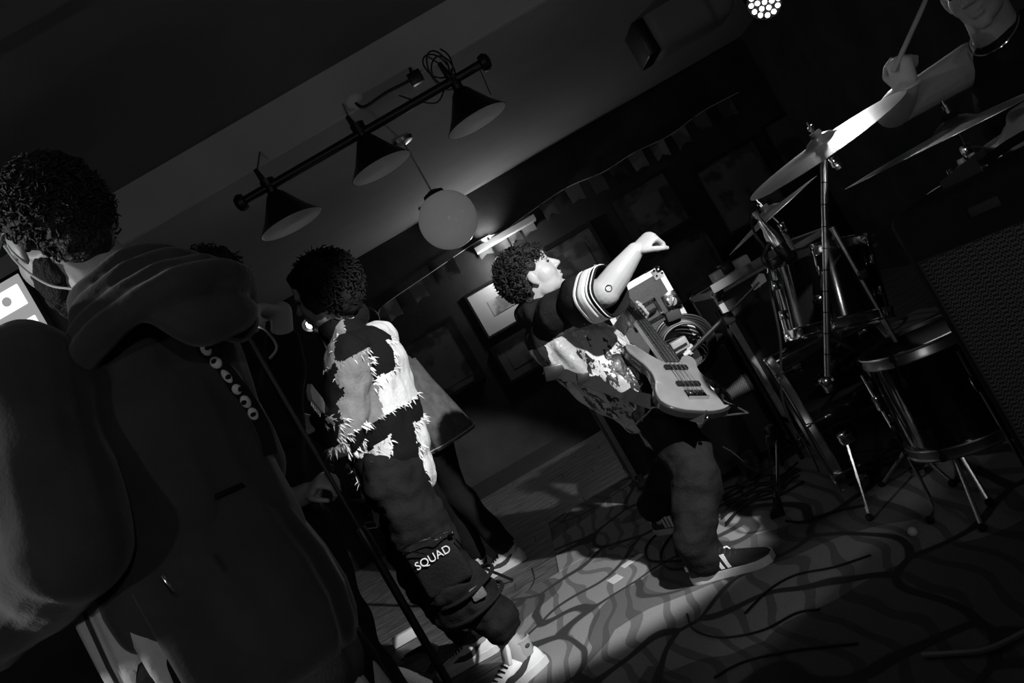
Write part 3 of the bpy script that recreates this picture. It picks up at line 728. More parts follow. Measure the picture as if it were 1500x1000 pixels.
L, Rm = head(bm_, hc, fB, upB, 1.0, 1.15)
HB = L
bm_.cap(hc-V((0.01, 0, 0.03)), 0.062, neckB, 0.068)
bm_.cap(L(0.05, 0, -0.085), 0.03, neckB+V((0.07, 0, 0.01)), 0.05)
torso(bm_, pelB, chestB, neckB, shL, shR, 0.98)
limb(bm_, [shR, elR], [0.066, 0.060]); limb(bm_, [elR, elR*0.55+wrR*0.45, wrR], [0.058, 0.052, 0.034])
dR = (P(947, 350, 3.0)-wrR)
hand(bm_, wrR, dR+V((0.02, 0, 0.0)), V((-0.30, -0.55, 0.75)), (75, 95, 60), thumb=1, s=1.1, tcurl=35)
limb(bm_, [shL, elL], [0.062, 0.05]); limb(bm_, [elL, wrL], [0.05, 0.033])
def BPn(a_, w_, n_): return BRG + axB*a_ + wB*w_ + nB*n_
bm_.cap(wrL, 0.034, BPn(0.62, -0.012, -0.050), 0.030); bm_.cap(BPn(0.585, 0.0, -0.050), 0.026, BPn(0.665, 0.0, -0.050), 0.026)
for k_ in range(4):                                          # four fingers wrapped round the neck, thumb behind it
    a_ = 0.575+0.026*k_; r_ = (0.0095, 0.0105, 0.0105, 0.010)[k_]
    bm_.cap(BPn(a_, 0.012, -0.045), r_*1.1, BPn(a_-0.006, 0.046, -0.030), r_, n=10); bm_.cap(BPn(a_-0.006, 0.046, -0.030), r_, BPn(a_-0.012, 0.048, 0.006), r_*.95, n=10); bm_.cap(BPn(a_-0.012, 0.048, 0.006), r_*.95, BPn(a_-0.014, 0.026, 0.018), r_*.85, n=10)
bm_.cap(BPn(0.60, -0.02, -0.045), 0.013, BPn(0.625, -0.040, -0.015), 0.012, n=10); bm_.cap(BPn(0.625, -0.040, -0.015), 0.012, BPn(0.655, -0.040, 0.004), 0.010, n=10)
limb(bm_, [hipR, knR, anR, anR-V((0, 0, 0.05))], [0.09, 0.06, 0.045, 0.04]); limb(bm_, [hipL, knL, anL, anL-V((0, 0, 0.05))], [0.09, 0.06, 0.045, 0.04])
blob('body', bm_, 0.0048, 'skin_b', bs, smooth=3)
for sd in (1, -1):
    e = put('eye', MB().ell(L(0.0835, 0.031*sd, 0.019), (0.008, 0.011, 0.005), Rm), 'eye_dark', bs)
    put('eyebrow', MB().cap(L(0.094, 0.018*sd, 0.040), 0.004, L(0.082, 0.048*sd, 0.043), 0.003), 'hair', bs)
put('mouth', MB().ell(L(0.0935, 0, -0.051), (0.009, 0.019, 0.0035), Rm), 'ink', bs)
hm = MB()
hm.ell(L(-0.030, 0, 0.070), (0.104, 0.092, 0.088), Rm); hm.ell(L(-0.060, 0, 0.010), (0.062, 0.082, 0.085), Rm); hm.ell(L(-0.075, 0, -0.055), (0.035, 0.055, 0.055), Rm)
hm.ell(L(0.045, 0, 0.093), (0.050, 0.072, 0.042), Rm)
for sd in (1, -1): hm.ell(L(0.012, 0.062*sd, 0.055), (0.030, 0.026, 0.040), Rm)
ho_ = blob('hair', hm, 0.005, 'hair', bs, smooth=4, amp2=0.008, nsc2=45)
strands('curls', L, Rm, (0.108, 0.094, 0.112), (-0.035, 0, 0.045), 620, 0.045, 0.0038, lambda d: d.x < 0.45 and d.z > -0.85 and not (d.x > 0 and d.z < 0.3) and not (d.x > -0.3 and d.z < 0.05), 3, ho_, 'hair')
strands('fringe', L, Rm, (0.045, 0.070, 0.040), (0.048, 0, 0.085), 170, 0.040, 0.0035, lambda d: d.x > -.2 and d.z > -.3, 4, ho_, 'hair', curl=.006)
# jersey
jb = MB(); axs = (shL-shR).normalized()
jb.cap(chestB+V((-0.035, 0, 0.02)), 0.150, pelB+V((-0.06, 0, 0.06)), 0.155, side=axs, ss=1.25, sd=1.0)
jb.cap(pelB+V((-0.05, -0.02, 0.06)), 0.165, pelB+V((-0.015, -0.03, -0.055)), 0.148, side=axs, ss=1.30, sd=0.92)
jb.cap(shR*0.97+shL*0.03, 0.085, shL*0.97+shR*0.03, 0.085); jb.cap(chestB, 0.14, neckB+V((0, 0, -0.03)), 0.085, side=axs, ss=1.3, sd=0.95)
jb.cap(shR+V((-0.02, 0, 0)), 0.095, shR*0.45+elR*0.55, 0.090); jb.cap(shL, 0.09, shL*0.3+elL*0.7, 0.085)
jb.cap(neckB+V((-0.03, 0, -0.02)), 0.075, neckB+V((0.045, 0, -0.025)), 0.075)
jo = blob('jersey', jb, 0.0065, 'jersey_print', bs, smooth=4, amp=0.024, nsc=11, stretch=(1, 1, 0.4), seed=3, amp2=0.010, nsc2=24)
jo.data.materials.append(M['black_cloth'])
jo.data.materials.append(M['pants_cloth'])
for p in jo.data.polygons:
    z = p.center.z + 0.012*noise.noise(p.center*9)
    if z > 1.068 - 0.10*max(0, p.center.x-0.33): p.material_index = 1
# sleeve bands
sv = (elR-shR).normalized(); sa = shR*0.15+elR*0.85
def band(t0, t1, m, rr):
    a_ = shR + (elR-shR)*t0; b_ = shR + (elR-shR)*t1
    x = sv.orthogonal().normalized(); y_ = sv.cross(x); q = MB(); n = 40; vs_ = []; fs_ = []
    for i, c_ in enumerate((a_, a_*0.66+b_*0.34, a_*0.34+b_*0.66, b_)):
        for k_ in range(n):
            an = 2*pi*k_/n; r_ = rr+0.004*sin(5*an)
            vs_.append(c_ + (x*cos(an)+y_*sin(an))*r_)
    for i in range(3):
        for k_ in range(n): fs_.append((i*n+k_, i*n+(k_+1) % n, (i+1)*n+(k_+1) % n, (i+1)*n+k_))
    q._add(vs_, fs_); o = put('sleeve_band', q, m, jo)
    so = o.modifiers.new('t', 'SOLIDIFY'); so.thickness = 0.004; return o
band(0.36, 1.14, 'black_cloth', 0.099)
band(0.72, 0.775, 'white_print', 0.1035); band(0.795, 0.97, 'white_print', 0.1035); band(0.99, 1.025, 'white_print', 0.1035)
band(1.09, 1.105, 'white_print', 0.1035)
# jeans and shoes
pb = MB()
pb.cap(pelB+V((0, 0, 0.05)), 0.12, pelB-V((0, 0, 0.06)), 0.13, side=axs, ss=1.3, sd=0.95)
limb(pb, [hipR, knR, anR+V((0, 0, 0.03))], [0.112, 0.092, 0.086]); limb(pb, [hipL, knL, anL+V((0, 0, 0.03))], [0.112, 0.090, 0.080])
pb.cap(anR+V((0, 0, 0.05)), 0.085, anR+V((0, 0, -0.015)), 0.082)
blob('jeans', pb, 0.0075, 'gritty_trousers', bs, smooth=5, amp=0.018, nsc=9, stretch=(1, 1, 1.4), seed=9, amp2=0.006, nsc2=24)
shoe(bs, heelR, toeR, 'low'); shoe(bs, heelL, toeL, 'low')
# tattoo ring on the elbow
tv = (elR-shR).normalized()
put('tattoo', MB().tube([elR + V((0.012, -0.060, 0.006)) + V((1, 0.1, 0))*0.012*cos(a_*0.5) + V((0, -.02, 1))*0.012*sin(a_*0.5) for a_ in [i*pi/5 for i in range(20)]], 0.0018, 5, closed=True), 'ink', bs)
# ------------------------------------------------------------------ the guitarist in the patchwork shirt
gp = person('guitarist in a frayed black and white patchwork shirt, turned away', (-0.62, 3.12, 0))
gc = P(474, 436, 3.08); fG = V((-0.97, 0.12, 0.06)); upG = V((0.05, 0, 1))
gneck = P(505, 480, 3.12); gch = P(540, 545, 3.15); gpel = V((-0.66, 3.15, 0.95))
gsL, gsR = P(512, 520, 2.96), P(556, 498, 3.34)
gelL = P(505, 640, 2.90); gwrL = P(470, 622, 2.80); gelR = P(560, 610, 3.44); gwrR = P(500, 640, 3.40)
ghL, ghR = gpel+V((0, -0.1, -0.02)), gpel+V((0, 0.1, -0.02))
gkL = P(652, 842, 3.04); gheel, gtoe = G(799, 968, ZR), G(799, 968, ZR)+V((-0.28, -0.17, 0))
ganL = gheel*0.76+gtoe*0.24+V((0, 0, 0.12)); gkR = V((-0.82, 3.38, 0.50)); gheel2 = V((-0.72, 3.50, 0.0)); gtoe2 = gheel2+V((-0.30, 0.04, 0)); ganR = gheel2*0.76+gtoe2*0.24+V((0, 0, 0.12))
mb = MB(); L, Rm = head(mb, gc, fG, upG, 1.02); LG = L
mb.cap(gc-V((-0.01, 0, 0.03)), 0.058, gneck, 0.062)
torso(mb, gpel, gch, gneck, gsL, gsR, 0.95)
limb(mb, [gsL, gelL, gwrL], [0.055, 0.043, 0.03]); limb(mb, [gsR, gelR, gwrR], [0.055, 0.043, 0.03])
hand(mb, gwrL, V((-0.6, -0.2, 0.6)), V((0.6, -0.5, 0.5)), (45, 55, 40), thumb=-1); hand(mb, gwrR, V((-0.9, -0.3, -0.3)), V((-0.1, 0.2, 1)), (30, 35, 30), thumb=1)
limb(mb, [ghL, gkL, ganL, ganL-V((0, 0, 0.06))], [0.085, 0.058, 0.042, 0.04]); limb(mb, [ghR, gkR, ganR, ganR-V((0, 0, 0.06))], [0.085, 0.058, 0.042, 0.04])
blob('body', mb, 0.0065, 'skin', gp, smooth=3)
for sd in (1, -1): put('eye', MB().ell(L(0.0835, 0.031*sd, 0.019), (0.008, 0.011, 0.005), Rm), 'eye_dark', gp)
hm = MB(); hm.ell(L(-0.035, 0, 0.075), (0.120, 0.108, 0.095), Rm); hm.ell(L(-0.07, 0, -0.01), (0.075, 0.10, 0.10), Rm); hm.ell(L(0.04, 0, 0.10), (0.06, 0.08, 0.05), Rm)
for sd in (1, -1): hm.ell(L(0.0, 0.080*sd, 0.02), (0.055, 0.03, 0.085), Rm)
ho_ = blob('hair', hm, 0.007, 'hair_soft', gp, smooth=4, amp2=0.010, nsc2=35)
strands('curls', L, Rm, (0.126, 0.110, 0.128), (-0.04, 0, 0.04), 620, 0.055, 0.0042, lambda d: d.z > -0.85 and not (d.x > 0.25 and d.z < 0.55), 11, ho_, 'hair_soft', curl=.008)
sb = MB(); axs = (gsL-gsR).normalized()
sb.cap(gch+V((0.02, 0, 0.02)), 0.150, gpel+V((0.03, 0, 0.05)), 0.165, side=axs, ss=1.25, sd=0.95)
sb.cap(gpel+V((0.02, 0, 0.05)), 0.160, gpel+V((0.01, 0, -0.04)), 0.160, side=axs, ss=1.25, sd=0.95)
sb.cap(gsL, 0.075, gsR, 0.075); sb.cap(gch, 0.13, gneck-V((0, 0, 0.02)), 0.075, side=axs, ss=1.3, sd=0.95)
limb(sb, [gsL, gelL, gwrL*0.85+gelL*0.15], [0.085, 0.075, 0.06]); limb(sb, [gsR, gelR, gwrR*0.85+gelR*0.15], [0.085, 0.075, 0.06])
so_ = blob('shirt', sb, 0.0075, 'patchwork', gp, smooth=3, amp=0.022, nsc=8, stretch=(1, 1, .7), seed=5, amp2=0.008, nsc2=24)
# patchwork of cloth pieces and frayed threads along their edges
CELLS = ('WKKKGG', 'WWKGKW', 'WWWGKG', 'KKKKWK', 'WWKWKG', 'WWKGKW')
def cell(c):
    t_ = (c.z-gpel.z)/(gch.z-gpel.z); cx = gpel.x+(gch.x-gpel.x)*t_; cy = gpel.y+(gch.y-gpel.y)*t_
    th = math.degrees(math.atan2(-(c.y-cy), c.x-cx)) + 9*noise.noise(c*17) + 4*noise.noise(c*55)
    z = c.z + 0.020*noise.noise(c*15+V((5, 0, 0))) + 0.008*noise.noise(c*60)
    col = sum(th > q for q in (5, 40, 72, 104, 138)) if th > -100 else 5
    row = sum(z < q for q in (1.385, 1.27, 1.135, 1.055, 0.965))
    return CELLS[row][col]
so_.data.materials.clear()
for nm in ('patch_white', 'patch_black', 'patch_grey'): so_.data.materials.append(M[nm])
for p in so_.data.polygons: p.material_index = 'WKG'.index(cell(p.center))
rnd = random.Random(5); fr = MB()
for v in so_.data.vertices:
    if rnd.random() > 0.30: continue
    co = v.co; k0 = cell(co)
    if k0 != 'K' and (cell(co+V((0, 0, -.012))) == 'K' or cell(co+V((.012, 0, .0))) == 'K' or cell(co+V((-.010, -.006, .0))) == 'K' or cell(co+V((0, 0, .012))) == 'K' or co.z < gpel.z-.19):
        nv = v.normal; d = (nv*rnd.uniform(0.2, 0.8) + V((rnd.uniform(-.6, .7), rnd.uniform(-.6, .6), rnd.uniform(-1, .3)))).normalized()
        ln = rnd.uniform(0.010, 0.032); p = co - nv*0.002; sdv = d.orthogonal()*rnd.uniform(0.0012, 0.003)
        m2 = p+d*ln*0.5+V((0, 0, -0.003)); e2 = p+d*ln+V((0, 0, -0.010))
        fr._add([p-sdv, p+sdv, m2+sdv, m2-sdv, e2], [(0, 1, 2, 3), (3, 2, 4)])
put('frayed_threads', fr, 'patch_white', so_, kind='stuff')
put('collar', MB().cap(gneck+V((-0.03, -0.03, 0.015)), 0.062, gneck+V((0.05, 0.05, 0.03)), 0.06), 'patch_black', gp)
pb = MB(); pb.cap(gpel, 0.13, gpel-V((0, 0, 0.07)), 0.135, side=axs, ss=1.3, sd=1)
limb(pb, [ghL, gkL, ganL+V((0.0, 0, 0.11))], [0.125, 0.116, 0.084]); limb(pb, [ghR, gkR, ganR+V((0, 0, 0.05))], [0.125, 0.115, 0.095])
pb.cap(gkL-V((0, 0, 0.04)), 0.125, gkL-V((0, 0, 0.10)), 0.115)
jo2 = blob('trousers', pb, 0.0075, 'gritty_trousers', gp, smooth=3, amp=0.026, nsc=7, stretch=(1, 1, 1.5), seed=21, amp2=0.010, nsc2=20)
# pocket flap, lettering, chain and clip
pk = P(632, 812, 2.905); ex = (P(660, 800, 2.91)-P(612, 828, 2.90)).normalized(); ey = V((0, 0, 1)); nrm = ex.cross(ey)
put('cargo_pocket', MB().rbox(pk+V((0, 0.03, -0.05)), (0.19, 0.05, 0.20), 0.02, seg=3), 'gritty_trousers', gp)
text_part('lettering', 'SQUAD', pk+V((0.0, -0.004, -0.012)), ex, ey, 0.042, 'white_print', gp, 0.002)
put('wallet_chain', MB().tube(bez([P(590, 812, 2.89), P(593, 802, 2.88), P(612, 793, 2.87), P(628, 788, 2.87), P(640, 789, 2.87), P(652, 781, 2.88), P(661, 782, 2.90)], 6), 0.0028, 6), 'chrome', gp)
put('chain_loop', MB().tube(bez([P(592, 812, 2.89), P(602, 808, 2.88), P(623, 811, 2.89)], 6), 0.0025, 6), 'chrome', gp)
put('clip', MB().rbox(P(661, 782, 2.90), (0.022, 0.014, 0.016), 0.004), 'chrome', gp)
put('clip_tail', MB().tube([P(667, 789, 2.90), P(677, 800, 2.91)], 0.003, 6), 'chrome', gp)
for k_, z in enumerate((0.36, 0.30)):
    c = gkL*0.55+ganL*0.45+V((0, 0, 0.09-0.075*k_)); put('knee_strap', MB().tube([c+V((0.128*cos(a_), 0.128*sin(a_), 0.012*sin(a_+1))) for a_ in [i*pi/16 for i in range(32)]], 0.008, 8, closed=True), 'black_cloth', gp)
put('strap_tab', MB().rbox(P(700, 868, 2.93), (0.055, 0.02, 0.05), 0.008), 'denim', gp)
shoe(gp, gheel, gtoe, 'high'); shoe(gp, gheel2, gtoe2, 'high')
# ------------------------------------------------------------------ bystander behind the guitarist
bp_ = person('bystander in a loose grey denim shirt standing behind the guitarist', (-0.72, 4.85, 0))
q1, q2 = G(719, 822, 0), G(704, 857, 0); bh1 = V((q1.x, 4.97, 0)); bt1 = bh1+V((-0.12, -0.28, 0)); bh2 = G(771, 817, 0); bt2 = bh2+V((-0.30, 0.03, 0))
bpel = V((-0.71, 4.88, 0.95)); bch = V((-0.72, 4.88, 1.32)); bnk = V((-0.73, 4.88, 1.52)); bc = V((-0.75, 4.87, 1.64))
fN = V((-0.93, -0.35, 0)); bsL, bsR = bnk+V((0.06, -0.19, -0.07)), bnk+V((-0.04, 0.19, -0.07))
ban1 = bh1*0.75+bt1*0.25+V((0, 0, 0.11)); ban2 = bh2*0.75+bt2*0.25+V((0, 0, 0.11))
mb = MB(); L, Rm = head(mb, bc, fN, (0, 0, 1)); mb.cap(bc-V((0, 0, .03)), 0.055, bnk, 0.06); torso(mb, bpel, bch, bnk, bsL, bsR, 0.95)
bh_1 = bpel+V((0.03, -0.09, 0)); bh_2 = bpel+V((-0.03, 0.09, 0)); bk1 = (bh_1+ban1)/2+V((-0.05, 0, 0)); bk2 = (bh_2+ban2)/2+V((-0.06, 0, 0))
limb(mb, [bh_1, bk2, ban2, ban2-V((0, 0, .05))], [0.085, 0.055, 0.042, 0.04]); limb(mb, [bh_2, bk1, ban1, ban1-V((0, 0, .05))], [0.085, 0.055, 0.042, 0.04])
e1 = bsL+V((-0.08, -0.04, -0.27)); e2 = bsR+V((-0.08, 0.04, -0.27)); w1 = e1+V((-0.22, 0.04, 0.02)); w2 = e2+V((-0.22, -0.04, 0.02))
limb(mb, [bsL, e1, w1], [0.05, 0.042, 0.03]); limb(mb, [bsR, e2, w2], [0.05, 0.042, 0.03]); hand(mb, w1, (-1, 0.2, 0), (0, -0.2, 1), thumb=1); hand(mb, w2, (-1, -0.2, 0), (0, .2, 1), thumb=-1)
blob('body', mb, 0.009, 'skin', bp_, smooth=2)
for sd in (1, -1): put('eye', MB().ell(L(0.0835, 0.031*sd, 0.019), (0.008, 0.011, 0.005), Rm), 'eye_dark', bp_)
hm = MB(); hm.ell(L(-0.03, 0, 0.06), (0.1, 0.088, 0.09), Rm); hm.ell(L(-0.05, 0, 0), (0.06, 0.08, 0.08), Rm); blob('hair', hm, 0.008, 'hair', bp_, smooth=1)
sb = MB(); ax_ = (bsL-bsR).normalized(); sb.cap(bch, 0.14, bpel+V((0.0, 0, 0.12)), 0.13, side=ax_, ss=1.3, sd=1)
sb.cap(bsL, 0.08, bsR, 0.08); sb.cap(bch, 0.13, bnk, 0.07, side=ax_, ss=1.3, sd=1); limb(sb, [bsL, e1*0.8+bsL*0.2], [0.085, 0.085]); limb(sb, [bsR, e2*0.8+bsR*0.2], [0.085, 0.085])
so2 = blob('denim_shirt', sb, 0.009, 'denim', bp_, smooth=4, amp=0.012, nsc=7, stretch=(1.3, 1.3, .35), seed=31)
loft('shirt_skirt', [(bch+V((0.015, 0, 0.03)), ax_, .185, .142, .3), (bch+V((0.02, 0, -.12)), ax_, .200, .155, .7), (bpel+V((.035, 0, .02)), ax_, .222, .175, 1), (bpel+V((.045, 0, -.15)), ax_, .240, .195, 1.3)], 'denim', so2, folds=12, amp=.02, seed=2)
loft('hem_stitch', [(bpel+V((.045, 0, -.128)), ax_, .243, .198, 1.3), (bpel+V((.045, 0, -.136)), ax_, .243, .198, 1.3)], 'pale_cloth', so2, folds=12, amp=.02, seed=2, thick=.003)
pb = MB(); pb.cap(bpel, .12, bpel-V((0, 0, .06)), .125, side=ax_, ss=1.25, sd=1); limb(pb, [bh_1, bk2, ban2+V((0, 0, .03))], [.1, .08, .07]); limb(pb, [bh_2, bk1, ban1+V((0, 0, .03))], [.1, .08, .07])
blob('trousers', pb, 0.009, 'black_cloth', bp_, smooth=3, amp=0.015, nsc=9, seed=2)
shoe(bp_, bh1, bt1, 'high'); shoe(bp_, bh2, bt2, 'high')
# ------------------------------------------------------------------ the singer in the dark behind the microphone
sp_ = person('singer in dark patterned clothes gripping the microphone and its stand', (-1.0, 2.64, 0))
sc_ = P(322, 432, 2.50); fS = V((0.25, -0.95, -0.12)); snk = sc_+V((-0.01, 0.04, -0.15)); sch = V((-0.90, 2.62, 1.33)); spel = V((-1.02, 2.66, 0.95))
ssL, ssR = snk+V((-0.02, 0.08, -0.09)), snk+V((-0.34, 0.02, -0.09))
MIC = P(346, 466, 2.25); smh = P(372, 452, 2.27); slh = P(480, 694, 2.27)
seL = V((-0.735, 2.47, 1.27)); 
mb = MB(); L, Rm = head(mb, sc_, fS, (0, 0, 1)); mb.cap(sc_-V((0, -0.01, .03)), .056, snk, .06); torso(mb, spel, sch, snk, ssL, ssR, .95)
wrS = smh+V((0.05, 0.06, -0.035)); limb(mb, [ssL, seL, wrS], [.055, .045, .031]); hand(mb, wrS, smh-wrS, V((0.3, 0.2, 0.9)), (50, 60, 45), thumb=1)
seR = V((-1.05, 2.48, 1.08)); wrR2 = slh+V((-0.09, 0.05, -0.02)); limb(mb, [ssR, seR, wrR2], [.055, .045, .031]); hand(mb, wrR2, slh-wrR2, V((0.0, -0.4, 0.9)), (55, 65, 45), thumb=1)
sh1, sh2 = spel+V((0.1, 0, -.02)), spel+V((-.1, 0, -.02)); sk1, sk2 = V((-0.96, 2.62, .5)), V((-1.16, 2.62, .5)); st1, st2 = V((-0.96, 2.62, 0)), V((-1.20, 2.62, 0))
limb(mb, [sh1, sk1, st1+V((0, .06, .1)), st1+V((0, .06, .05))], [.085, .058, .042, .04]); limb(mb, [sh2, sk2, st2+V((0, .06, .1)), st2+V((0, .06, .05))], [.085, .058, .042, .04])
blob('body', mb, 0.007, 'skin', sp_, smooth=3)
for sd in (1, -1): put('eye', MB().ell(L(0.0835, 0.031*sd, 0.019), (0.008, 0.011, 0.005), Rm), 'eye_dark', sp_)
hm = MB(); hm.ell(L(-0.02, 0, 0.065), (0.108, 0.098, 0.092), Rm); hm.ell(L(-0.05, 0, 0), (0.075, 0.095, 0.09), Rm); ho_ = blob('hair', hm, 0.007, 'hair', sp_, smooth=3)
strands('curls', L, Rm, (.112, .10, .112), (-.03, 0, .05), 300, .05, .004, lambda d: d.z > -.7 and not (d.x > .3 and d.z < .5), 6, ho_, 'hair')
sb = MB(); ax_ = V((1, 0, 0)); sb.cap(sch, .145, spel, .145, side=ax_, ss=1.2, sd=.95); sb.cap(ssL, .075, ssR, .075); sb.cap(sch, .13, snk, .07, side=ax_, ss=1.3, sd=.95)
limb(sb, [ssL, seL, seL*.25+wrS*.75], [.08, .07, .055]); limb(sb, [ssR, seR, seR*.3+wrR2*.7], [.08, .07, .055])
blob('shirt', sb, 0.008, 'black_cloth', sp_, smooth=3, amp=0.016, nsc=9, seed=8)
pb = MB(); pb.cap(spel, .125, spel-V((0, 0, .06)), .13, side=ax_, ss=1.3, sd=1); limb(pb, [sh1, sk1, st1+V((0, .06, .1))], [.105, .09, .085]); limb(pb, [sh2, sk2, st2+V((0, .06, .1))], [.105, .09, .085])
blob('trousers', pb, 0.009, 'black_cloth', sp_, smooth=3, amp=0.015, nsc=9, seed=4)
shoe(sp_, st1+V((0, .12, 0)), st1+V((0.02, -.17, 0)), 'dark'); shoe(sp_, st2+V((0, .12, 0)), st2+V((-.02, -.17, 0)), 'dark')
# ------------------------------------------------------------------ the hooded man in front
hp = person('tall man in a dark hooded top seen from behind, beard and neck cord', (-0.64, 1.48, 0))
hc2 = V((-0.625, 1.46, 1.715)); fH = V((-0.80, 0.58, -0.14)); upH = V((-0.10, 0.08, 1))
hnk = V((-0.580, 1.47, 1.555)); hch = V((-0.655, 1.47, 1.33)); hpl = V((-0.725, 1.50, 0.93))
hsL, hsR = V((-0.715, 1.31, 1.475)), V((-0.575, 1.62, 1.445)); heL = V((-0.735, 1.20, 1.215)); hwL = V((-1.00, 1.33, 1.14)); heR = V((-0.66, 1.82, 1.19)); hwR = V((-0.86, 1.88, 1.10))
mb = MB(); L, Rm = head(mb, hc2, fH, upH, 1.02)
mb.cap(hc2+V((0.02, 0, -0.03)), .062, hnk, .068); torso(mb, hpl, hch, hnk, hsL, hsR, 1.0)
limb(mb, [hsL, heL, hwL], [.06, .05, .034]); limb(mb, [hsR, heR, hwR], [.06, .05, .034]); hand(mb, hwL, (-0.9, .3, 0), (-.1, -.4, .9), (35, 45, 30), thumb=1); hand(mb, hwR, (-.9, -.1, 0), (0, .4, .9), (35, 45, 30), thumb=-1)
hh1, hh2 = hpl+V((-.05, -.09, 0)), hpl+V((.05, .09, 0)); hk1, hk2 = V((-.74, 1.42, .5)), V((-.64, 1.60, .5)); hf1, hf2 = V((-.72, 1.42, 0)), V((-.60, 1.62, 0))
for h_, k_, f_ in ((hh1, hk1, hf1), (hh2, hk2, hf2)): limb(mb, [h_, k_, f_+V((0, 0, .1)), f_+V((0, 0, .05))], [.09, .06, .045, .042])
blob('body', mb, 0.005, 'skin', hp, smooth=3)
for sd in (1, -1): put('eye', MB().ell(L(0.0835, 0.031*sd, 0.019), (0.008, 0.011, 0.005), Rm), 'eye_dark', hp)
hm = MB(); hm.ell(L(-0.025, 0, 0.060), (0.106, 0.088, 0.086), Rm); hm.ell(L(-0.055, 0, 0.01), (0.072, 0.078, 0.080), Rm); hm.ell(L(-0.065, 0, -0.045), (0.040, 0.055, 0.045), Rm)
hm.ell(L(0.03, 0, 0.09), (0.07, 0.075, 0.045), Rm)
for sd in (1, -1): hm.ell(L(-0.028, 0.070*sd, 0.030), (0.030, 0.020, 0.055), Rm)
ho_ = blob('hair', hm, 0.005, 'hair', hp, smooth=3, amp2=0.008, nsc2=50)
strands('curls', L, Rm, (.106, .088, .104), (-.03, 0, .035), 900, .032, .003, lambda d: d.x < .5 and d.z > -.85 and not (d.x > -.1 and d.z < .15), 15, ho_, 'hair', curl=.006, down=.4)
bd = MB(); bd.ell(L(0.045, 0, -0.078), (0.052, 0.056, 0.040), Rm); bd.ell(L(0.02, 0.044, -0.06), (0.045, 0.022, 0.045), Rm); bd.ell(L(0.02, -0.044, -0.06), (0.045, 0.022, 0.045), Rm); bd.ell(L(0.08, 0, -.092), (0.024, .03, .026), Rm)
mat('hem_rib', 0.11, 0.9, bump=0.5, bscale=200)
mat('beard', 0.05, 0.8, bump=1.0, bscale=260)
blob('beard', bd, 0.004, 'beard', hp, smooth=1, amp2=0.004, nsc2=90)
ep = L(-0.012, 0.083, -0.030)
put('earphone_cord', MB().tube(bez([L(0.004, 0.090, 0.012), L(0.0, 0.090, -0.025), L(-0.004, 0.082, -0.06), L(-0.02, 0.074, -0.095), L(-0.05, 0.066, -0.125), L(-0.075, 0.06, -0.15)], 6), 0.0022, 6), 'white_print', hp)
put('glasses_arm', MB().tube(bez([L(0.09, 0.074, 0.03), L(0.02, 0.084, 0.028), L(-0.012, 0.086, 0.026), L(-0.026, 0.084, 0.0)], 5), 0.002, 6), 'dull_chrome', hp)
sb = MB(); ax_ = (hsL-hsR).normalized()
sb.cap(hch+V((0.01, 0, 0)), .158, hpl+V((0.025, -0.01, 0.14)), .168, side=ax_, ss=1.22, sd=.98)
sb.cap(hsL+V((0, 0, -.01)), .092, hsR+V((0, 0, -.01)), .092); sb.cap(hch, .145, hnk-V((0, 0, .04)), .085, side=ax_, ss=1.35, sd=1)
limb(sb, [hsL, heL], [.100, .092]); limb(sb, [heL, hwL], [.092, .062]); limb(sb, [hsR, heR, hwR], [.095, .085, .06])
ho = blob('hooded_top', sb, 0.0065, 'hoodie', hp, smooth=5, amp=0.026, nsc=5, stretch=(1, 1, .6), seed=41, amp2=0.010, nsc2=13)
hd = MB()                                                     # hood lying on the shoulders, in soft folds
fw = V((fH.x, fH.y, 0)).normalized(); lw = V((-fw.y, fw.x, 0))
for k_, (zz, rr, tr, hz) in enumerate(((0.035, 0.090, 0.022, .5), (0.000, 0.110, 0.024, .6), (-0.035, 0.130, 0.027, .7), (-0.070, 0.148, 0.032, .8))):
    for i in range(60):
        a_ = i/60*2*pi
        back = (1-cos(a_))/2                                   # 0 at the throat, 1 at the nape
        c = hnk + V((0.012, 0.0, zz)) + fw*cos(a_)*rr*0.80 + lw*sin(a_)*rr*1.10 + V((0, 0, -0.05+0.065*back)) - fw*0.02*back*(k_+1)
        hd.ell(c, (tr, tr, tr*0.85), None, 8, 6)
hd.cap(hnk-fw*0.13+V((0, 0, -0.04)), .050, hnk-fw*0.17+V((0.02, .02, -0.12)), .050, side=ax_, ss=2.3, sd=.8)
hd.cap(hnk-fw*0.10-lw*.08+V((0, 0, -0.05)), .036, hnk-fw*0.12-lw*.10+V((0, 0, -0.13)), .04)
blob('hood', hd, 0.0055, 'hoodie', hp, smooth=5, amp=0.008, nsc=14, seed=44)
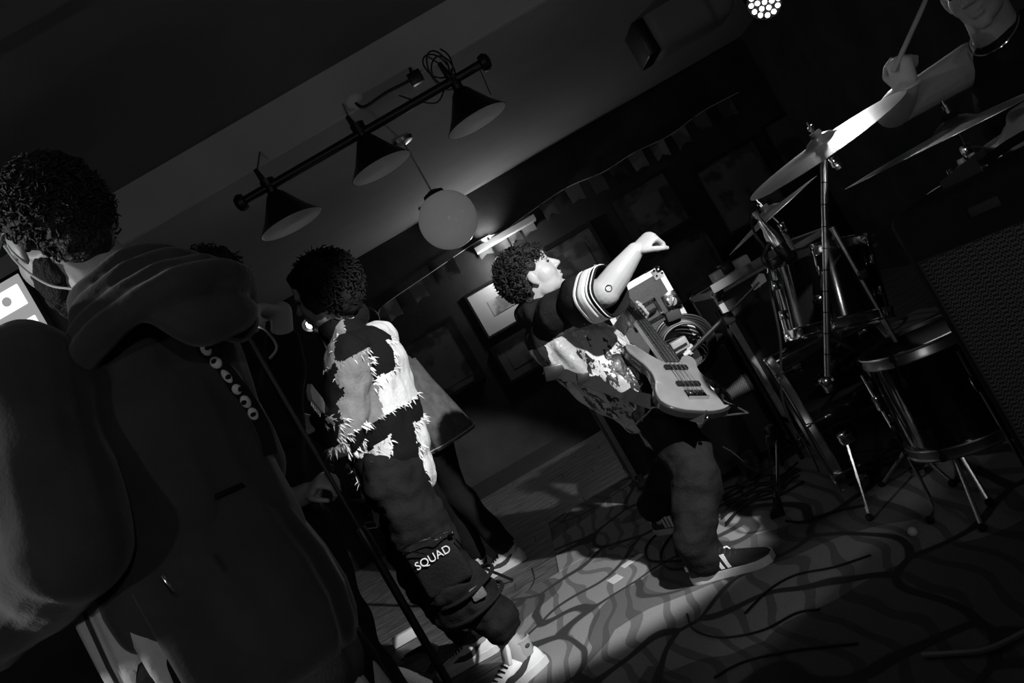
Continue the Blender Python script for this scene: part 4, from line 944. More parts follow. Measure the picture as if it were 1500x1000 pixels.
# seam, lower drape and ribbed hem (open at the front left)
av = V((-ax_.y, ax_.x, 0))
def ang(dirv): return math.atan2(V(dirv).dot(av), V(dirv).dot(ax_))
aO = ang((-0.12, -1, 0)); aC = ang((-1, 0.25, 0))
span = (aC-aO) % (2*pi)
if span > pi: aO, aC = aC, aO; span = 2*pi-span
sk = [(hpl+V((.030, -.01, .245)), ax_, .198, .168, .2), (hpl+V((.024, -.01, .14)), ax_, .206, .178, .6), (hpl+V((.028, -.01, .06)), ax_, .212, .186, 1), (hpl+V((.026, -.01, -.02)), ax_, .210, .186, 1.1), (hpl+V((.018, -.005, -.08)), ax_, .202, .178, 1), (hpl+V((.01, 0, -.125)), ax_, .190, .166, .7)]
skirt = loft('hooded_top_skirt', sk, 'hoodie', hp, 90, aC, aO+2*pi, folds=10, amp=.022, seed=5, thick=.006)
loft('ribbed_hem', [(hpl+V((.010, 0, -.120)), ax_, .193, .169, .7), (hpl+V((.008, 0, -.15)), ax_, .190, .166, .6), (hpl+V((.0, 0, -.185)), ax_, .180, .156, .5)], 'hem_rib', skirt, 90, aC, aO+2*pi, folds=10, amp=.022, seed=5, thick=.010)
loft('seam', [(hpl+V((.029, -.01, .232)), ax_, .207, .178, .25), (hpl+V((.028, -.01, .222)), ax_, .207, .178, .3)], 'black_cloth', skirt, 90, aC, aO+2*pi, folds=10, amp=.022, seed=5, thick=.003)
am = aO+span*.42; loft('front_edge', [(a1_, b1_, c1_+.004, d1_+.004, 1) for a1_, b1_, c1_, d1_, e1_ in sk], 'hoodie', skirt, 14, am, am+span*.16, folds=10, amp=.02, seed=9, thick=.007)
# patterned guitar strap over the back
bvH = bvh_of(ho, bpy.data.objects['hood'])
sp0 = [on(bvH, x_, y_, 1.47, .007) for x_, y_ in ((250, 450), (268, 474), (288, 500), (310, 530), (332, 558), (352, 585), (368, 612), (380, 640), (388, 668))]
pth = bez(sp0, 6); q = MB(); vs_ = []; fs_ = []
for i, p in enumerate(pth):
    t_ = (pth[min(i+1, len(pth)-1)]-pth[max(i-1, 0)]).normalized(); n_ = (V((0.1, 0, 1.2))-p).normalized(); s_ = t_.cross(n_).normalized()
    vs_ += [p-s_*0.018, p+s_*0.018, p+s_*0.018-n_*0.012, p-s_*0.018-n_*0.012]
for i in range(len(pth)-1):
    for k_ in range(4): fs_.append((i*4+k_, i*4+(k_+1) % 4, (i+1)*4+(k_+1) % 4, (i+1)*4+k_))
q._add(vs_, fs_); gs_ = put('guitar_strap', q, 'black_cloth', hp)
for i in range(7, len(pth)-10, 4):
    p = pth[i]; t_ = (pth[i+1]-pth[i-1]).normalized(); n_ = (V((0.1, 0, 1.2))-p).normalized(); n_ = (n_-t_*n_.dot(t_)).normalized(); s_ = t_.cross(n_).normalized(); RR = Matrix((t_, s_, n_)).transposed()
    mo = put('strap_motif', MB().ell(p+n_*0.002, (random.uniform(.010, .015), random.uniform(.007, .011), 0.006), RR, 12, 6), 'pale_cloth', gs_)
    if len(gs_.children) % 2: put('motif_eye', MB().ell(p+n_*0.006+s_*random.uniform(-.005, .005)+t_*random.uniform(-.006, .006), (0.005, 0.006, 0.004), RR, 8, 5), 'black_cloth', gs_)
# pale shirt tail showing at the front, lit by the screen
ps = [(a1_+V((-.035, .02, 0)), b1_, c1_+.004, d1_+.0, 1) for a1_, b1_, c1_, d1_, e1_ in sk]; ps[0] = (ps[0][0], ax_, .17, .15, .4); ps.append((hpl+V((.0, 0, -.25)), ax_, .185, .165, 1.3))
loft('shirt_tail', ps, 'pale_cloth', hp, 90, folds=14, amp=.022, seed=12)
put('zip_pull', MB().rbox(P(246, 856, 1.20), (0.006, 0.005, 0.034), 0.002, Matrix.Rotation(radians(-6), 3, 'Y')), 'chrome', hp)
pb = MB(); pb.cap(hpl, .13, hpl-V((0, 0, .06)), .135, side=ax_, ss=1.3, sd=1); limb(pb, [hh1, hk1, hf1+V((0, 0, .1))], [.115, .09, .08]); limb(pb, [hh2, hk2, hf2+V((0, 0, .1))], [.115, .09, .08])
blob('trousers', pb, 0.009, 'black_cloth', hp, smooth=3, amp=0.012, nsc=9, seed=4)
for f_ in (hf1, hf2): shoe(hp, f_+V((.08, -.05, 0)), f_+V((-.16, .12, 0)), 'dark')
# ------------------------------------------------------------------ the drummer
dp = person('drummer in a dark sleeveless top raising a drumstick behind the cymbals', (1.78, 2.5, 0))
fD = V((-0.74, -0.60, -0.22)); dc = P(1440, 32, 2.32)+V((0.045, 0.035, 0.105)); dnk = V((1.765, 2.45, 1.225)); dch = V((1.79, 2.47, 1.02)); dpl = V((1.82, 2.50, 0.63))
dsR, dsL = P(1424, 92, 2.56), V((1.93, 2.29, 1.165)); deR = P(1308, 163, 2.52); dwR = P(1330, 130, 2.33); deL = V((1.93, 2.05, .98)); dwL = P(1492, 172, 2.22)
mb = MB(); L, Rm = head(mb, dc, fD, (0, 0, 1)); mb.cap(dc-V((-.02, -.02, .03)), .06, dnk, .066); torso(mb, dpl, dch, dnk, dsL, dsR, 1.0)
limb(mb, [dsR, deR], [.068, .050]); limb(mb, [deR, deR*.5+dwR*.5, dwR], [.052, .046, .031]); limb(mb, [dsL, deL, dwL], [.06, .05, .031])
fist = P(1336, 112, 2.30)
hand(mb, dwR, V((0.12, -0.15, 1)), V((-0.80, -0.45, 0.2)), (85, 95, 60), thumb=-1, s=1.1, tcurl=35)
hand(mb, dwL, V((-0.35, 0, -.9)), V((-.75, -.5, .35)), (25, 35, 25), thumb=1, s=1.05)
dh1, dh2 = dpl+V((-.06, .09, 0)), dpl+V((.0, -.11, 0)); dk1, dk2 = V((1.42, 2.72, .55)), V((1.62, 2.12, .55)); df1, df2 = V((1.42, 2.86, ZR)), V((1.62, 2.02, ZR))
for h_, k_, f_ in ((dh1, dk1, df1), (dh2, dk2, df2)): limb(mb, [h_, k_, f_+V((.03, 0, .1)), f_+V((.03, 0, .05))], [.095, .06, .045, .042])
blob('body', mb, 0.0055, 'skin', dp, smooth=3)
for sd in (1, -1): put('eye', MB().ell(L(0.0835, 0.031*sd, 0.019), (0.008, 0.011, 0.005), Rm), 'eye_dark', dp)
hm = MB(); hm.ell(L(-0.025, 0, 0.06), (0.105, 0.088, 0.09), Rm); hm.ell(L(-0.055, 0, 0), (0.065, 0.08, 0.08), Rm); blob('hair', hm, 0.007, 'hair', dp, smooth=1)
sb = MB(); ax_ = (dsL-dsR).normalized(); sb.cap(dch, .142, dpl+V((0, 0, .02)), .145, side=ax_, ss=1.22, sd=.95); sb.cap(dsL*.78+dsR*.22, .07, dsR*.78+dsL*.22, .07); sb.cap(dch, .132, dnk-V((0, 0, .07)), .08, side=ax_, ss=1.2, sd=.98)
blob('sleeveless_top', sb, 0.0075, 'black_cloth', dp, smooth=4, amp=0.014, nsc=9, seed=14)
nk = [dnk + V((fD.x, fD.y, 0)).normalized()*(0.085*cos(a_)+0.015) + ax_*0.075*sin(a_) + V((0, 0, -0.055*cos(a_)+0.0)) for a_ in [i*pi/18 for i in range(36)]]
put('necklace', MB().tube(nk, 0.003, 6, closed=True), 'chrome', dp)
pb = MB(); pb.cap(dpl, .13, dpl-V((0, 0, .03)), .13, side=ax_, ss=1.3, sd=1); limb(pb, [dh1, dk1, df1+V((.03, 0, .1))], [.11, .085, .07]); limb(pb, [dh2, dk2, df2+V((.03, 0, .1))], [.11, .085, .07])
blob('trousers', pb, 0.009, 'black_cloth', dp, smooth=3, amp=0.012, nsc=9, seed=6)
for f_ in (df1, df2): shoe(dp, f_+V((.1, 0, 0)), f_+V((-.19, 0.02, 0)), 'dark')
put('wristband', MB().tube([dwR+V((0, 0, 0.0))+V((.036*cos(a_), .036*sin(a_), 0)) for a_ in [i*pi/10 for i in range(20)]], 0.006, 8, closed=True), 'pale_cloth', dp)
kn = dwR+V((0.008, -0.03, 0.085))
s0 = kn+(kn-P(1364, 5, 2.26))*0.25; s1 = P(1372, -38, 2.26)
put('drumstick', MB().tube([s0, kn*.4+s1*.6, s1*.94+kn*.06, s1], [.0075, .007, .0045, .005], 10), 'stick_wood', None, label='wooden drumstick held upright in the raised fist of the drummer', cat='drumstick')
t = thing('drum_throne', (1.84, 2.52, 0), 'round black drum stool under the drummer', 'stool')
put('seat', MB().lathe([(.02, .48), (.15, .48), (.17, .50), (.17, .54), (.15, .56), (.02, .565)], (1.84, 2.52, 0), (0, 0, 1), 28), 'black_leather', t)
put('post', MB().tube([(1.84, 2.52, .48), (1.84, 2.52, .15)], .016), 'chrome', t)
for k_ in range(3): put('leg', MB().tube([(1.84, 2.52, .3), (1.84+.25*cos(k_*2.1), 2.52+.25*sin(k_*2.1), .01)], .01), 'chrome', t)
# ================================================================== INSTRUMENTS AND GEAR
ROT = lambda a, b, c: Matrix((a, b, c)).transposed()
# ---------------------------------------------------------------- bass guitar
t = thing('bass_guitar', BRG, 'electric bass guitar with a pale glossy top held by the bass player', 'bass guitar')
def BP(a_, w_, n_=0.0): return BRG + axB*a_ + wB*w_ + nB*n_
outl = [(-0.115, -0.03), (-0.118, 0.03), (-0.10, 0.10), (-0.06, 0.152), (-0.01, 0.170), (0.05, 0.158), (0.10, 0.128), (0.145, 0.112), (0.19, 0.116), (0.235, 0.132), (0.272, 0.130), (0.288, 0.108), (0.275, 0.080), (0.245, 0.055), (0.235, 0.032),
        (0.235, -0.032), (0.262, -0.062), (0.305, -0.090), (0.352, -0.118), (0.372, -0.142), (0.362, -0.166), (0.325, -0.172), (0.27, -0.156), (0.21, -0.136), (0.15, -0.130), (0.09, -0.142), (0.03, -0.168), (-0.03, -0.178), (-0.075, -0.155), (-0.105, -0.10)]
ol = [(p.x*.93, p.y*.9) for p in bez([V((a_, b_, 0)) for a_, b_ in outl+[outl[0]]], 4)[:-1]]
def shape(pts, inset, lo, hi, bev=0.0):
    q = MB(); cx = sum(p[0] for p in pts)/len(pts); cy = sum(p[1] for p in pts)/len(pts)
    def ring(sc, nn): return [BP(cx+(p[0]-cx)*sc, cy+(p[1]-cy)*sc, nn) for p in pts]
    n = len(pts)
    levels = [(1-bev, lo), (1, lo+bev*.12), (1, hi-bev*.12), (1-bev, hi)] if bev else [(1, lo), (1, hi)]
    vs_ = []; [vs_.extend(ring(a_, b_)) for a_, b_ in levels]
    fs_ = [(i*n+k_, i*n+(k_+1) % n, (i+1)*n+(k_+1) % n, (i+1)*n+k_) for i in range(len(levels)-1) for k_ in range(n)]
    fs_ += [tuple(range(n)), tuple((len(levels)-1)*n+k_ for k_ in range(n))]
    q._add(vs_, fs_); return q
bb = put('body', shape(ol, 0, -0.052, -0.012, 0.07), 'bass_side', t)
put('top', shape([(a_*0.965+0.003, b_*0.965) for a_, b_ in ol], 0, -0.018, -0.0085, 0.02), 'bass_top', bb)
RB = ROT(axB, wB, nB)
nl = (NUT-BRG).length
nk = put('neck', MB().prism([(0.20, -0.031), (0.20, 0.031), (nl, 0.020), (nl, -0.020)], BRG+nB*-0.026, axB, wB, nB, 0.022), 'maple', t)
put('fretboard', MB().prism([(0.20, -0.031), (0.20, 0.031), (nl, 0.020), (nl, -0.020)], BRG+nB*-0.004, axB, wB, nB, 0.006), 'rosewood', nk)
for k_ in range(1, 21):
    d_ = nl/(2**(k_/12))
    if d_ < 0.22: break
    hw_ = 0.020+0.011*(nl-d_)/(nl-0.2)
    put('fret', MB().box(BP(d_, 0, 0.0025), (0.0025, hw_*2, 0.002), RB), 'chrome', nk)
for k_ in range(4):
    wb_, wn_ = -0.0285+0.019*k_, -0.015+0.010*k_
    put('string', MB().tube([BP(-0.01, wb_, 0.006), BP(0.2, wb_*.86+wn_*.14, 0.009), BP(nl, wn_, 0.006), BP(nl+0.05+.03*k_, wn_*1.4, -0.004)], 0.0017-0.0002*k_, 6), 'string_steel', t)
hs = put('headstock', MB().prism([(nl, -0.022), (nl, 0.022), (nl+.04, 0.036), (nl+.17, 0.052), (nl+.21, 0.03), (nl+.2, -0.02), (nl+.12, -0.045), (nl+.04, -0.036)], BRG-nB*0.026, axB, wB, nB, 0.016), 'maple', t)
for k_ in range(4):
    c = BP(nl+.045+.04*k_, -0.055, -0.02)
    put('tuner', MB().rbox(c, (0.024, 0.03, 0.010), 0.004, RB).tube([c, BP(nl+.045+.04*k_, -0.02, -0.02)], .005), 'chrome', hs)
    put('tuning_post', MB().tube([BP(nl+.045+.04*k_, -.012, -.012), BP(nl+.045+.04*k_, -.012, .006)], .007), 'chrome', hs)
for a_ in (0.055, 0.165):
    put('pickup', MB().rbox(BP(a_, 0, -0.004), (0.026, 0.098, 0.014), 0.004, RB), 'black_plastic', bb)
br = put('bridge', MB().rbox(BP(-0.012, 0, -0.005), (0.050, 0.082, 0.006), 0.001, RB).box(BP(-0.036, 0, 0.0), (0.003, 0.082, 0.014), RB), 'chrome', bb)
for k_ in range(4): put('saddle', MB().rbox(BP(0.0, -0.0285+0.019*k_, 0.001), (0.014, 0.013, 0.007), 0.002, RB), 'chrome', br)
cp = put('control_plate', MB().rbox(BP(0.0, 0.108, -0.007), (0.15, 0.045, 0.003), 0.001, RB), 'chrome', bb)
for a_ in (0.055, 0.015, -0.025): put('knob', MB().lathe([(.011, 0), (.0105, .013), (.008, .015)], BP(a_, 0.108, -0.006), nB, 18), 'black_plastic', cp)
put('strap_button', MB().ell(BP(-0.122, 0.0, -0.03), 0.008), 'chrome', bb)
put('jack_plug', MB().tube([BP(-0.06, 0.16, -0.03), BP(-0.09, 0.19, -0.035)], .006), 'chrome', bb)
put('instrument_cable', MB().tube(bez([BP(-0.09, 0.19, -0.035), P(1012, 612, 2.9), P(985, 606, 2.88), P(960, 596, 2.9), P(948, 606, 2.95), P(930, 622, 3.02)], 8), .0035, 6), 'dull_chrome', bb)
def ribbon(pts, wid, nrm, thick=0.003, n=6):
    pth = bez(pts, n); q = MB(); vs_ = []; fs_ = []; nrm = V(nrm).normalized()
    for i, p in enumerate(pth):
        t_ = (pth[min(i+1, len(pth)-1)]-pth[max(i-1, 0)]).normalized(); s_ = t_.cross(nrm).normalized()
        vs_ += [p-s_*wid/2, p+s_*wid/2, p+s_*wid/2+nrm*thick, p-s_*wid/2+nrm*thick]
    for i in range(len(pth)-1):
        for k_ in range(4): fs_.append((i*4+k_, i*4+(k_+1) % 4, (i+1)*4+(k_+1) % 4, (i+1)*4+k_))
    m_ = len(pth); fs_ += [(0, 1, 2, 3), ((m_-1)*4, (m_-1)*4+1, (m_-1)*4+2, (m_-1)*4+3)]
    q._add(vs_, fs_); return q
bvJ = bvh_of(jo)
st = put('strap', ribbon([on(bvJ, x_, y_, 3.1, .008) for x_, y_ in ((800, 538), (822, 543), (845, 550), (870, 558), (895, 567), (918, 576))] + [P(945, 586, 2.97), BP(-0.118, -0.01, -0.03)], 0.055, (0.1, -1, 0.25)), 'strap_cloth', t)
put('transmitter', MB().rbox(on(bvJ, 815, 541, 3.08, .016), (0.085, 0.025, 0.062), 0.006, Matrix.Rotation(radians(18), 3, 'Y')), 'black_plastic', st)
put('buckle', MB().rbox(on(bvJ, 856, 553, 3.055, .012), (0.05, 0.008, 0.05), 0.003, Matrix.Rotation(radians(24), 3, 'Y')), 'black_plastic', st)
# ---------------------------------------------------------------- guitarist's guitar
h0 = P(438, 606, 2.72); h1 = P(482, 596, 2.82)
t = thing('electric_guitar', h1, 'electric guitar headstock and dark body in front of the patchwork shirt', 'guitar')
gd = V((0.22, -0.85, 0.45)).normalized(); nut_g = h1 + (h0-h1)*0.15; sdg = V((0, 0, 1)).cross(gd).normalized(); ng = gd.cross(sdg)
ng = V((-0.9, 0.2, 0.25)); ng = (ng-gd*ng.dot(gd)).normalized(); sdg = gd.cross(ng)
put('headstock', MB().prism([(0, -.02), (0, .02), (.03, .028), (.17, .05), (.195, .03), (.185, 0.0), (.03, -.024)], nut_g, gd, sdg, ng, .014), 'mat_board', t)
for k_ in range(6): put('tuner', MB().rbox(nut_g+gd*(.04+.024*k_)+sdg*(.045+.003*k_)+ng*.008, (.012, .018, .008), .003, ROT(gd, sdg, ng)), 'chrome', t)
gl = 0.62; put('neck', MB().prism([(0, -.021), (0, .021), (-gl, .028), (-gl, -.028)], nut_g, gd, sdg, ng, .018), 'rosewood', t)
bo = nut_g - gd*(gl-.06)
ol2 = [(p.x, p.y) for p in bez([V((a_, b_, 0)) for a_, b_ in ((-.42, 0), (-.40, .1), (-.32, .16), (-.22, .155), (-.13, .11), (-.06, .115), (.02, .15), (.06, .13), (.03, .07), (-.02, .03), (-.02, -.03), (.05, -.08), (.09, -.13), (.05, -.155), (-.04, -.125), (-.13, -.11), (-.22, -.15), (-.33, -.155), (-.40, -.1), (-.42, 0))], 4)[:-1]]
put('body', MB().prism(ol2, bo-ng*.025, gd, sdg, ng, .043), 'bass_side', t)
# ---------------------------------------------------------------- drums
def drum(name, c, ax, r, h, label, nl=6, shell='drum_black', hoop='chrome', head_m='drum_head', legs=None, phase=0.0, hw_m='chrome'):
    ax = V(ax).normalized(); c = V(c); t = thing(name, c, label, 'drum')
    x = ax.orthogonal().normalized(); y_ = ax.cross(x)
    put('shell', MB().lathe([(r*.98, -h/2), (r, -h/2+.004), (r, h/2-.004), (r*.98, h/2)], c, ax, 64), shell, t)
    for s_ in (1, -1):
        e = c+ax*s_*h/2
        hp_ = put('hoop', MB().lathe([(r-.004, -.022), (r+.010, -.022), (r+.012, -.018), (r+.010, -.012), (r+.008, .006), (r+.013, .010), (r+.011, .014), (r-.004, .014), (r-.004, -.022)], e, ax*s_, 64, capped=False), hoop, t)
        put('drum_head', MB().lathe([(r-.003, 0), (r-.003, .003)], e, ax*s_, 64), head_m, t)
    for k_ in range(nl):
        a_ = 2*pi*k_/nl+phase; d = x*cos(a_)+y_*sin(a_)
        for s_ in (1, -1):
            rod = put('tension_rod', MB().tube([c+d*(r+.014)+ax*s_*(h/2+.012), c+d*(r+.014)+ax*s_*(h/2-.062)], .0035, 6).rbox(c+d*(r+.012)+ax*s_*(h/2+.004), (.016, .016, .020), .004, ROT(d, ax.cross(d), ax)), hw_m, t)
            put('lug', MB().rbox(c+d*(r+.010)+ax*s_*(h/2-.072), (.018, .016, .034), .006, ROT(d, ax.cross(d), ax)), hw_m, t)
    if legs: legs(t, c, ax, r, h)
    return t
TOM = P(1214, 424, 2.60)
tt = drum('rack_tom', TOM, (0.30, 0.10, 0.95), 0.162, 0.245, 'gloss black rack tom with chrome hoops above the bass drum', 6, phase=0.35)
n_ = V((-.55, -.83, .1)).normalized(); put('badge', MB().lathe([(.016, 0), (.014, .004), (.005, .006)], TOM+V((-.095, -.135, .01)), n_, 16), 'chrome', tt)
KC = V((1.02, 3.05, 0.285+ZR)); KAX = V((-0.966, 0.22, 0))
def spurs(t, c, ax, r, h):
    for s_, ft in ((-1, G(1276, 762, ZR)), (1, c+V((-.1, .42, -c.z+ZR)))):
        top = c+V((-.08, s_*(r+.01)*.82, -.08)) if s_ > 0 else P(1238, 640, 2.74)
        sp = put('spur', MB().tube([top, top*.45+ft*.55], .009).tube([top*.55+ft*.45, ft], .0065), 'chrome', t)
        put('spur_clamp', MB().rbox(top, (.05, .035, .05), .01), 'chrome', sp); put('spur_foot', MB().ell(ft+V((0, 0, .012)), (.013, .013, .014)), 'black_rubber', sp)
        put('wing_nut', MB().rbox(top*.5+ft*.5+V((.015, 0, 0)), (.035, .006, .014), .003), 'chrome', sp)
drum('bass_drum', KC, KAX, 0.272, 0.40, 'gloss black bass drum lying on the floor', 8, hoop='dull_chrome', legs=spurs, phase=0.2)
FT = V((1.03, 2.33, 0.40))
def ftlegs(t, c, ax, r, h):
    for k_ in range(3):
        a_ = k_*2*pi/3+2.6; d = V((cos(a_), sin(a_), 0))
        lg = put('leg', MB().tube(bez([c+d*(r+.02)+V((0, 0, .12)), c+d*(r+.02)+V((0, 0, -.12)), V((c.x, c.y, ZR+.06))+d*(r+.03), V((c.x, c.y, ZR+.012))+d*(r+.06)], 4), .006, 8), 'chrome', t)
        put('leg_foot', MB().ell(V((c.x, c.y, ZR+.012))+d*(r+.06), (.014, .014, .013)), 'black_rubber', lg); put('leg_bracket', MB().rbox(c+d*(r+.016)+V((0, 0, .02)), (.03, .03, .05), .006), 'chrome', t)
drum('floor_tom', FT, (0.06, 0.02, 1), 0.165, 0.30, 'small black floor tom on three chrome legs beside the amplifier', 6, hoop='dull_chrome', legs=ftlegs, phase=.9, hw_m='black_metal')
SN = P(1512, 232, 2.32)
def snlegs(t, c, ax, r, h):
    put('stand_post', MB().tube([(c.x, c.y, c.z-h/2), (c.x, c.y, .2)], .012), 'chrome', t)
    for k_ in range(3): put('stand_leg', MB().tube([(c.x, c.y, .35), (c.x+.24*cos(k_*2.1+.3), c.y+.24*sin(k_*2.1+.3), ZR+.01)], .009), 'chrome', t)
drum('snare_drum', SN, (-0.12, -0.05, 1), 0.178, 0.13, 'shallow snare drum under the lowered hand of the drummer', 8, shell='dull_chrome', head_m='white_plastic', legs=snlegs, phase=.3)
# tom mount on the bass drum
put('tom_arm', MB().tube([TOM+V((.09, .13, -.03)), KC+V((.06, .05, .36)), KC+V((.02, .02, .265))], .012), 'chrome', tt)
# ---------------------------------------------------------------- cymbals
def cymbal(c, n, r, label, name='crash_cymbal', two=False):
    c = V(c); n = V(n).normalized(); t = thing(name, c, label, 'cymbal')
    prof = [(.006, .026), (.02, .0255), (.035, .020), (.048, .010), (.056, .006), (r*.5, .001), (r*.8, -.006), (r, -.012), (r, -.0135), (r*.8, -.0077), (r*.5, -.0007), (.056, .0042), (.047, .008), (.034, .018), (.02, .0235), (.006, .024)]
    put('plate', MB().lathe(prof, c, n, 72, capped=False), 'bronze', t, sharp=60)
    if two: put('lower_plate', MB().lathe([(a_, -b_-.045) for a_, b_ in prof], c, n, 72, capped=False), 'bronze', t, sharp=60)
    put('felt', MB().lathe([(.017, .026), (.019, .032), (.017, .040)], c, n, 18), 'black_cloth', t)
    x = n.orthogonal().normalized()
    put('wing_nut', MB().tube([c+n*.036, c+n*.062], .008).rbox(c+n*.056+x*.014, (.022, .006, .012), .003, ROT(x, n.cross(x), n)).rbox(c+n*.056-x*.014, (.022, .006, .012), .003, ROT(x, n.cross(x), n)), 'chrome', t)
    put('post', MB().tube([c-n*.05, c+n*.075], .004), 'chrome', t)
    return t, c, n
def tilter(t, c, n, to):
    put('tilter', MB().rbox(c-n*.065, (.024, .024, .035), .006).tube([c-n*.05, c-n*.09], .011), 'chrome', t)
t, c, n = cymbal(P(1204, 210, 2.32), (-0.13, -0.075, 0.97), 0.25, 'large bronze crash cymbal on the ringed chrome tube')
tilter(t, c, n, None)
b0 = P(1207, 232, 2.32); b1 = P(1213, 562, 2.42)
tb = put('boom_tube', MB().tube([c-n*.05, b0, b0*.06+b1*.94, b1], [.008, .010, .010, .010], 12), 'dull_chrome', t)
for k_ in range(9):
    q = b0+(b1-b0)*(.10+.095*k_); put('tube_ring', MB().tube([q, q+(b1-b0)*.005], .0108, 12), 'black_metal', tb)
put('boom_clamp', MB().rbox(b1, (.04, .04, .05), .01), 'chrome', t)
kk = KC+V((-.05, -.19, .20)); put('boom_post', MB().tube([b1, b1*.5+kk*.5, kk], .010), 'black_metal', t)
t, c, n = cymbal(P(1128, 313, 3.02), (-0.21, 0.10, 0.97), 0.212, 'smaller thin cymbal behind the condenser microphone')
tilter(t, c, n, None)
put('stand_pole', MB().tube([c-n*.05, (c.x+.02, c.y+.03, c.z-.15), (c.x+.02, c.y+.03, .25)], .010), 'dull_chrome', t)
for k_ in range(3): put('stand_leg', MB().tube([(c.x+.02, c.y+.03, .40), (c.x+.02+.26*cos(k_*2.1+.9), c.y+.03+.26*sin(k_*2.1+.9), ZR+.01)], .009), 'dull_chrome', t)
RC = uvw(719, 54, 1.98)
t, c, n = cymbal(RC, (0.055, 0.012, 1), 0.285, 'wide ride cymbal seen edge-on above the amplifier', 'ride_cymbal')
tilter(t, c, n, None)
put('boom_tube', MB().tube([c-n*.06, (1.55, 2.26, .86)], .010), 'dull_chrome', t); put('stand_pole', MB().tube([(1.55, 2.26, .90), (1.55, 2.26, .2)], .012), 'dull_chrome', t)
for k_ in range(3): put('stand_leg', MB().tube([(1.55, 2.26, .35), (1.55+.2*cos(k_*2.1+.5), 2.26+.2*sin(k_*2.1+.5), ZR+.01)], .009), 'dull_chrome', t)
# ---------------------------------------------------------------- hardware stands
sx, sy = 1.035, 2.80
t = thing('hardware_stand', (sx, sy, ZR), 'chrome tripod stand by the bass drum, short pole with clamps', 'stand')
pt = uvw(430, 290, 2.80)
put('pole', MB().tube([(pt.x, 2.80, pt.z), (pt.x-.005, 2.80, .12)], .009), 'dull_chrome', t)
put('top_clamp', MB().rbox((pt.x, 2.80, pt.z), (.035, .03, .03), .006), 'chrome', t)
put('mid_clamp', MB().rbox(P(1308, 608, 2.79), (.04, .034, .034), .006).tube([P(1296, 610, 2.79), P(1335, 598, 2.79)], .004), 'chrome', t)
put('hub', MB().rbox(P(1343, 690, 2.79), (.04, .04, .035), .008), 'chrome', t)
for ft in (G(1294, 712, ZR), G(1398, 712, ZR), V((pt.x+.05, 3.0, ZR+.005))):
    lg = put('leg', MB().tube([V((pt.x-.003, 2.80, .13)), ft+V((0, 0, .01))], .008), 'dull_chrome', t); put('foot', MB().ell(ft+V((0, 0, .012)), .014), 'black_rubber', lg)
t = thing('cymbal_stand', (1.03, 2.47, ZR), 'tall thin chrome stand between the rack tom and floor tom', 'stand')
pa, pb_ = uvw(489, 90, 2.44), uvw(486, 394, 2.44)
put('pole', MB().tube([pa, pb_, pb_-V((0, 0, .16))], .009), 'dull_chrome', t)
put('collar', MB().rbox(P(1262, 402, 2.44), (.03, .03, .03), .006), 'chrome', t); put('height_clamp', MB().rbox(pb_, (.036, .036, .04), .008).tube([pb_+V((-.05, -.01, 0)), pb_+V((.06, 0, .01))], .005), 'chrome', t)
for ft in (G(1442, 778, ZR), G(1408, 705, ZR), G(1452, 740, ZR)):
    lg = put('leg', MB().tube([pb_+V((0, 0, -.03)), ft+V((0, 0, .01))], .007), 'dull_chrome', t); put('foot', MB().ell(ft+V((0, 0, .012)), .013), 'black_rubber', lg)
# boom microphone stand with a rubber-footed double-braced leg
sx, sy = 0.815, 3.36
t = thing('boom_stand', (sx, sy, ZR), 'black boom microphone stand with a rubber-footed double leg beside the glass', 'microphone stand')
put('pole', MB().tube([(sx, sy, .82), (sx, sy, .10)], .011), 'black_metal', t)
be0, be1 = P(1112, 413, 3.30), P(1008, 519, 3.40)
bo_ = put('boom', MB().tube([be0, be0*.5+be1*.5], .0055).tube([be0*.55+be1*.45, be1], .010), 'dull_chrome', t)
put('boom_counterweight', MB().prism([(-.03, -.012), (.03, -.02), (.035, .01), (.02, .024), (-.03, .014)], be0, (be0-be1).normalized(), V((0, 0, 1)), V((0, 1, 0)), .02), 'dull_chrome', bo_)
put('boom_clamp', MB().rbox(P(1066, 466, 3.34), (.05, .05, .05), .012), 'black_plastic', t)
put('microphone', MB().cap(be1, .020, P(992, 528, 3.44), .023), 'black_metal', bo_); put('microphone_tip', MB().tube([P(1012, 514, 3.39), P(1004, 521, 3.40)], .016), 'white_plastic', bo_)
lg = put('leg', MB().tube(bez([P(1124, 638, 3.32), P(1128, 680, 3.27), P(1134, 722, 3.21), P(1138, 732, 3.20)], 4), .006).tube(bez([P(1137, 636, 3.32), P(1139, 680, 3.27), P(1139, 722, 3.21), P(1138, 732, 3.20)], 4), .006), 'chrome', t)
ftp = G(1141, 758, ZR); put('rubber_foot', MB().tube([P(1137, 728, 3.20), P(1139, 742, 3.19), ftp+V((0, 0, .008))], [.014, .02, .030], 14), 'black_rubber', lg)
put('leg_collar', MB().rbox(P(1131, 634, 3.33), (.05, .05, .07), .012), 'black_metal', t)
for ft in (V((sx+.25, sy+.2, ZR+.01)), V((sx-.02, sy+.32, ZR+.01))): put('leg', MB().tube([(sx, sy, .3), ft], .009), 'black_metal', t)
put('brace', MB().tube([(sx, sy, .16), P(1131, 634, 3.33)], .008), 'black_metal', t)
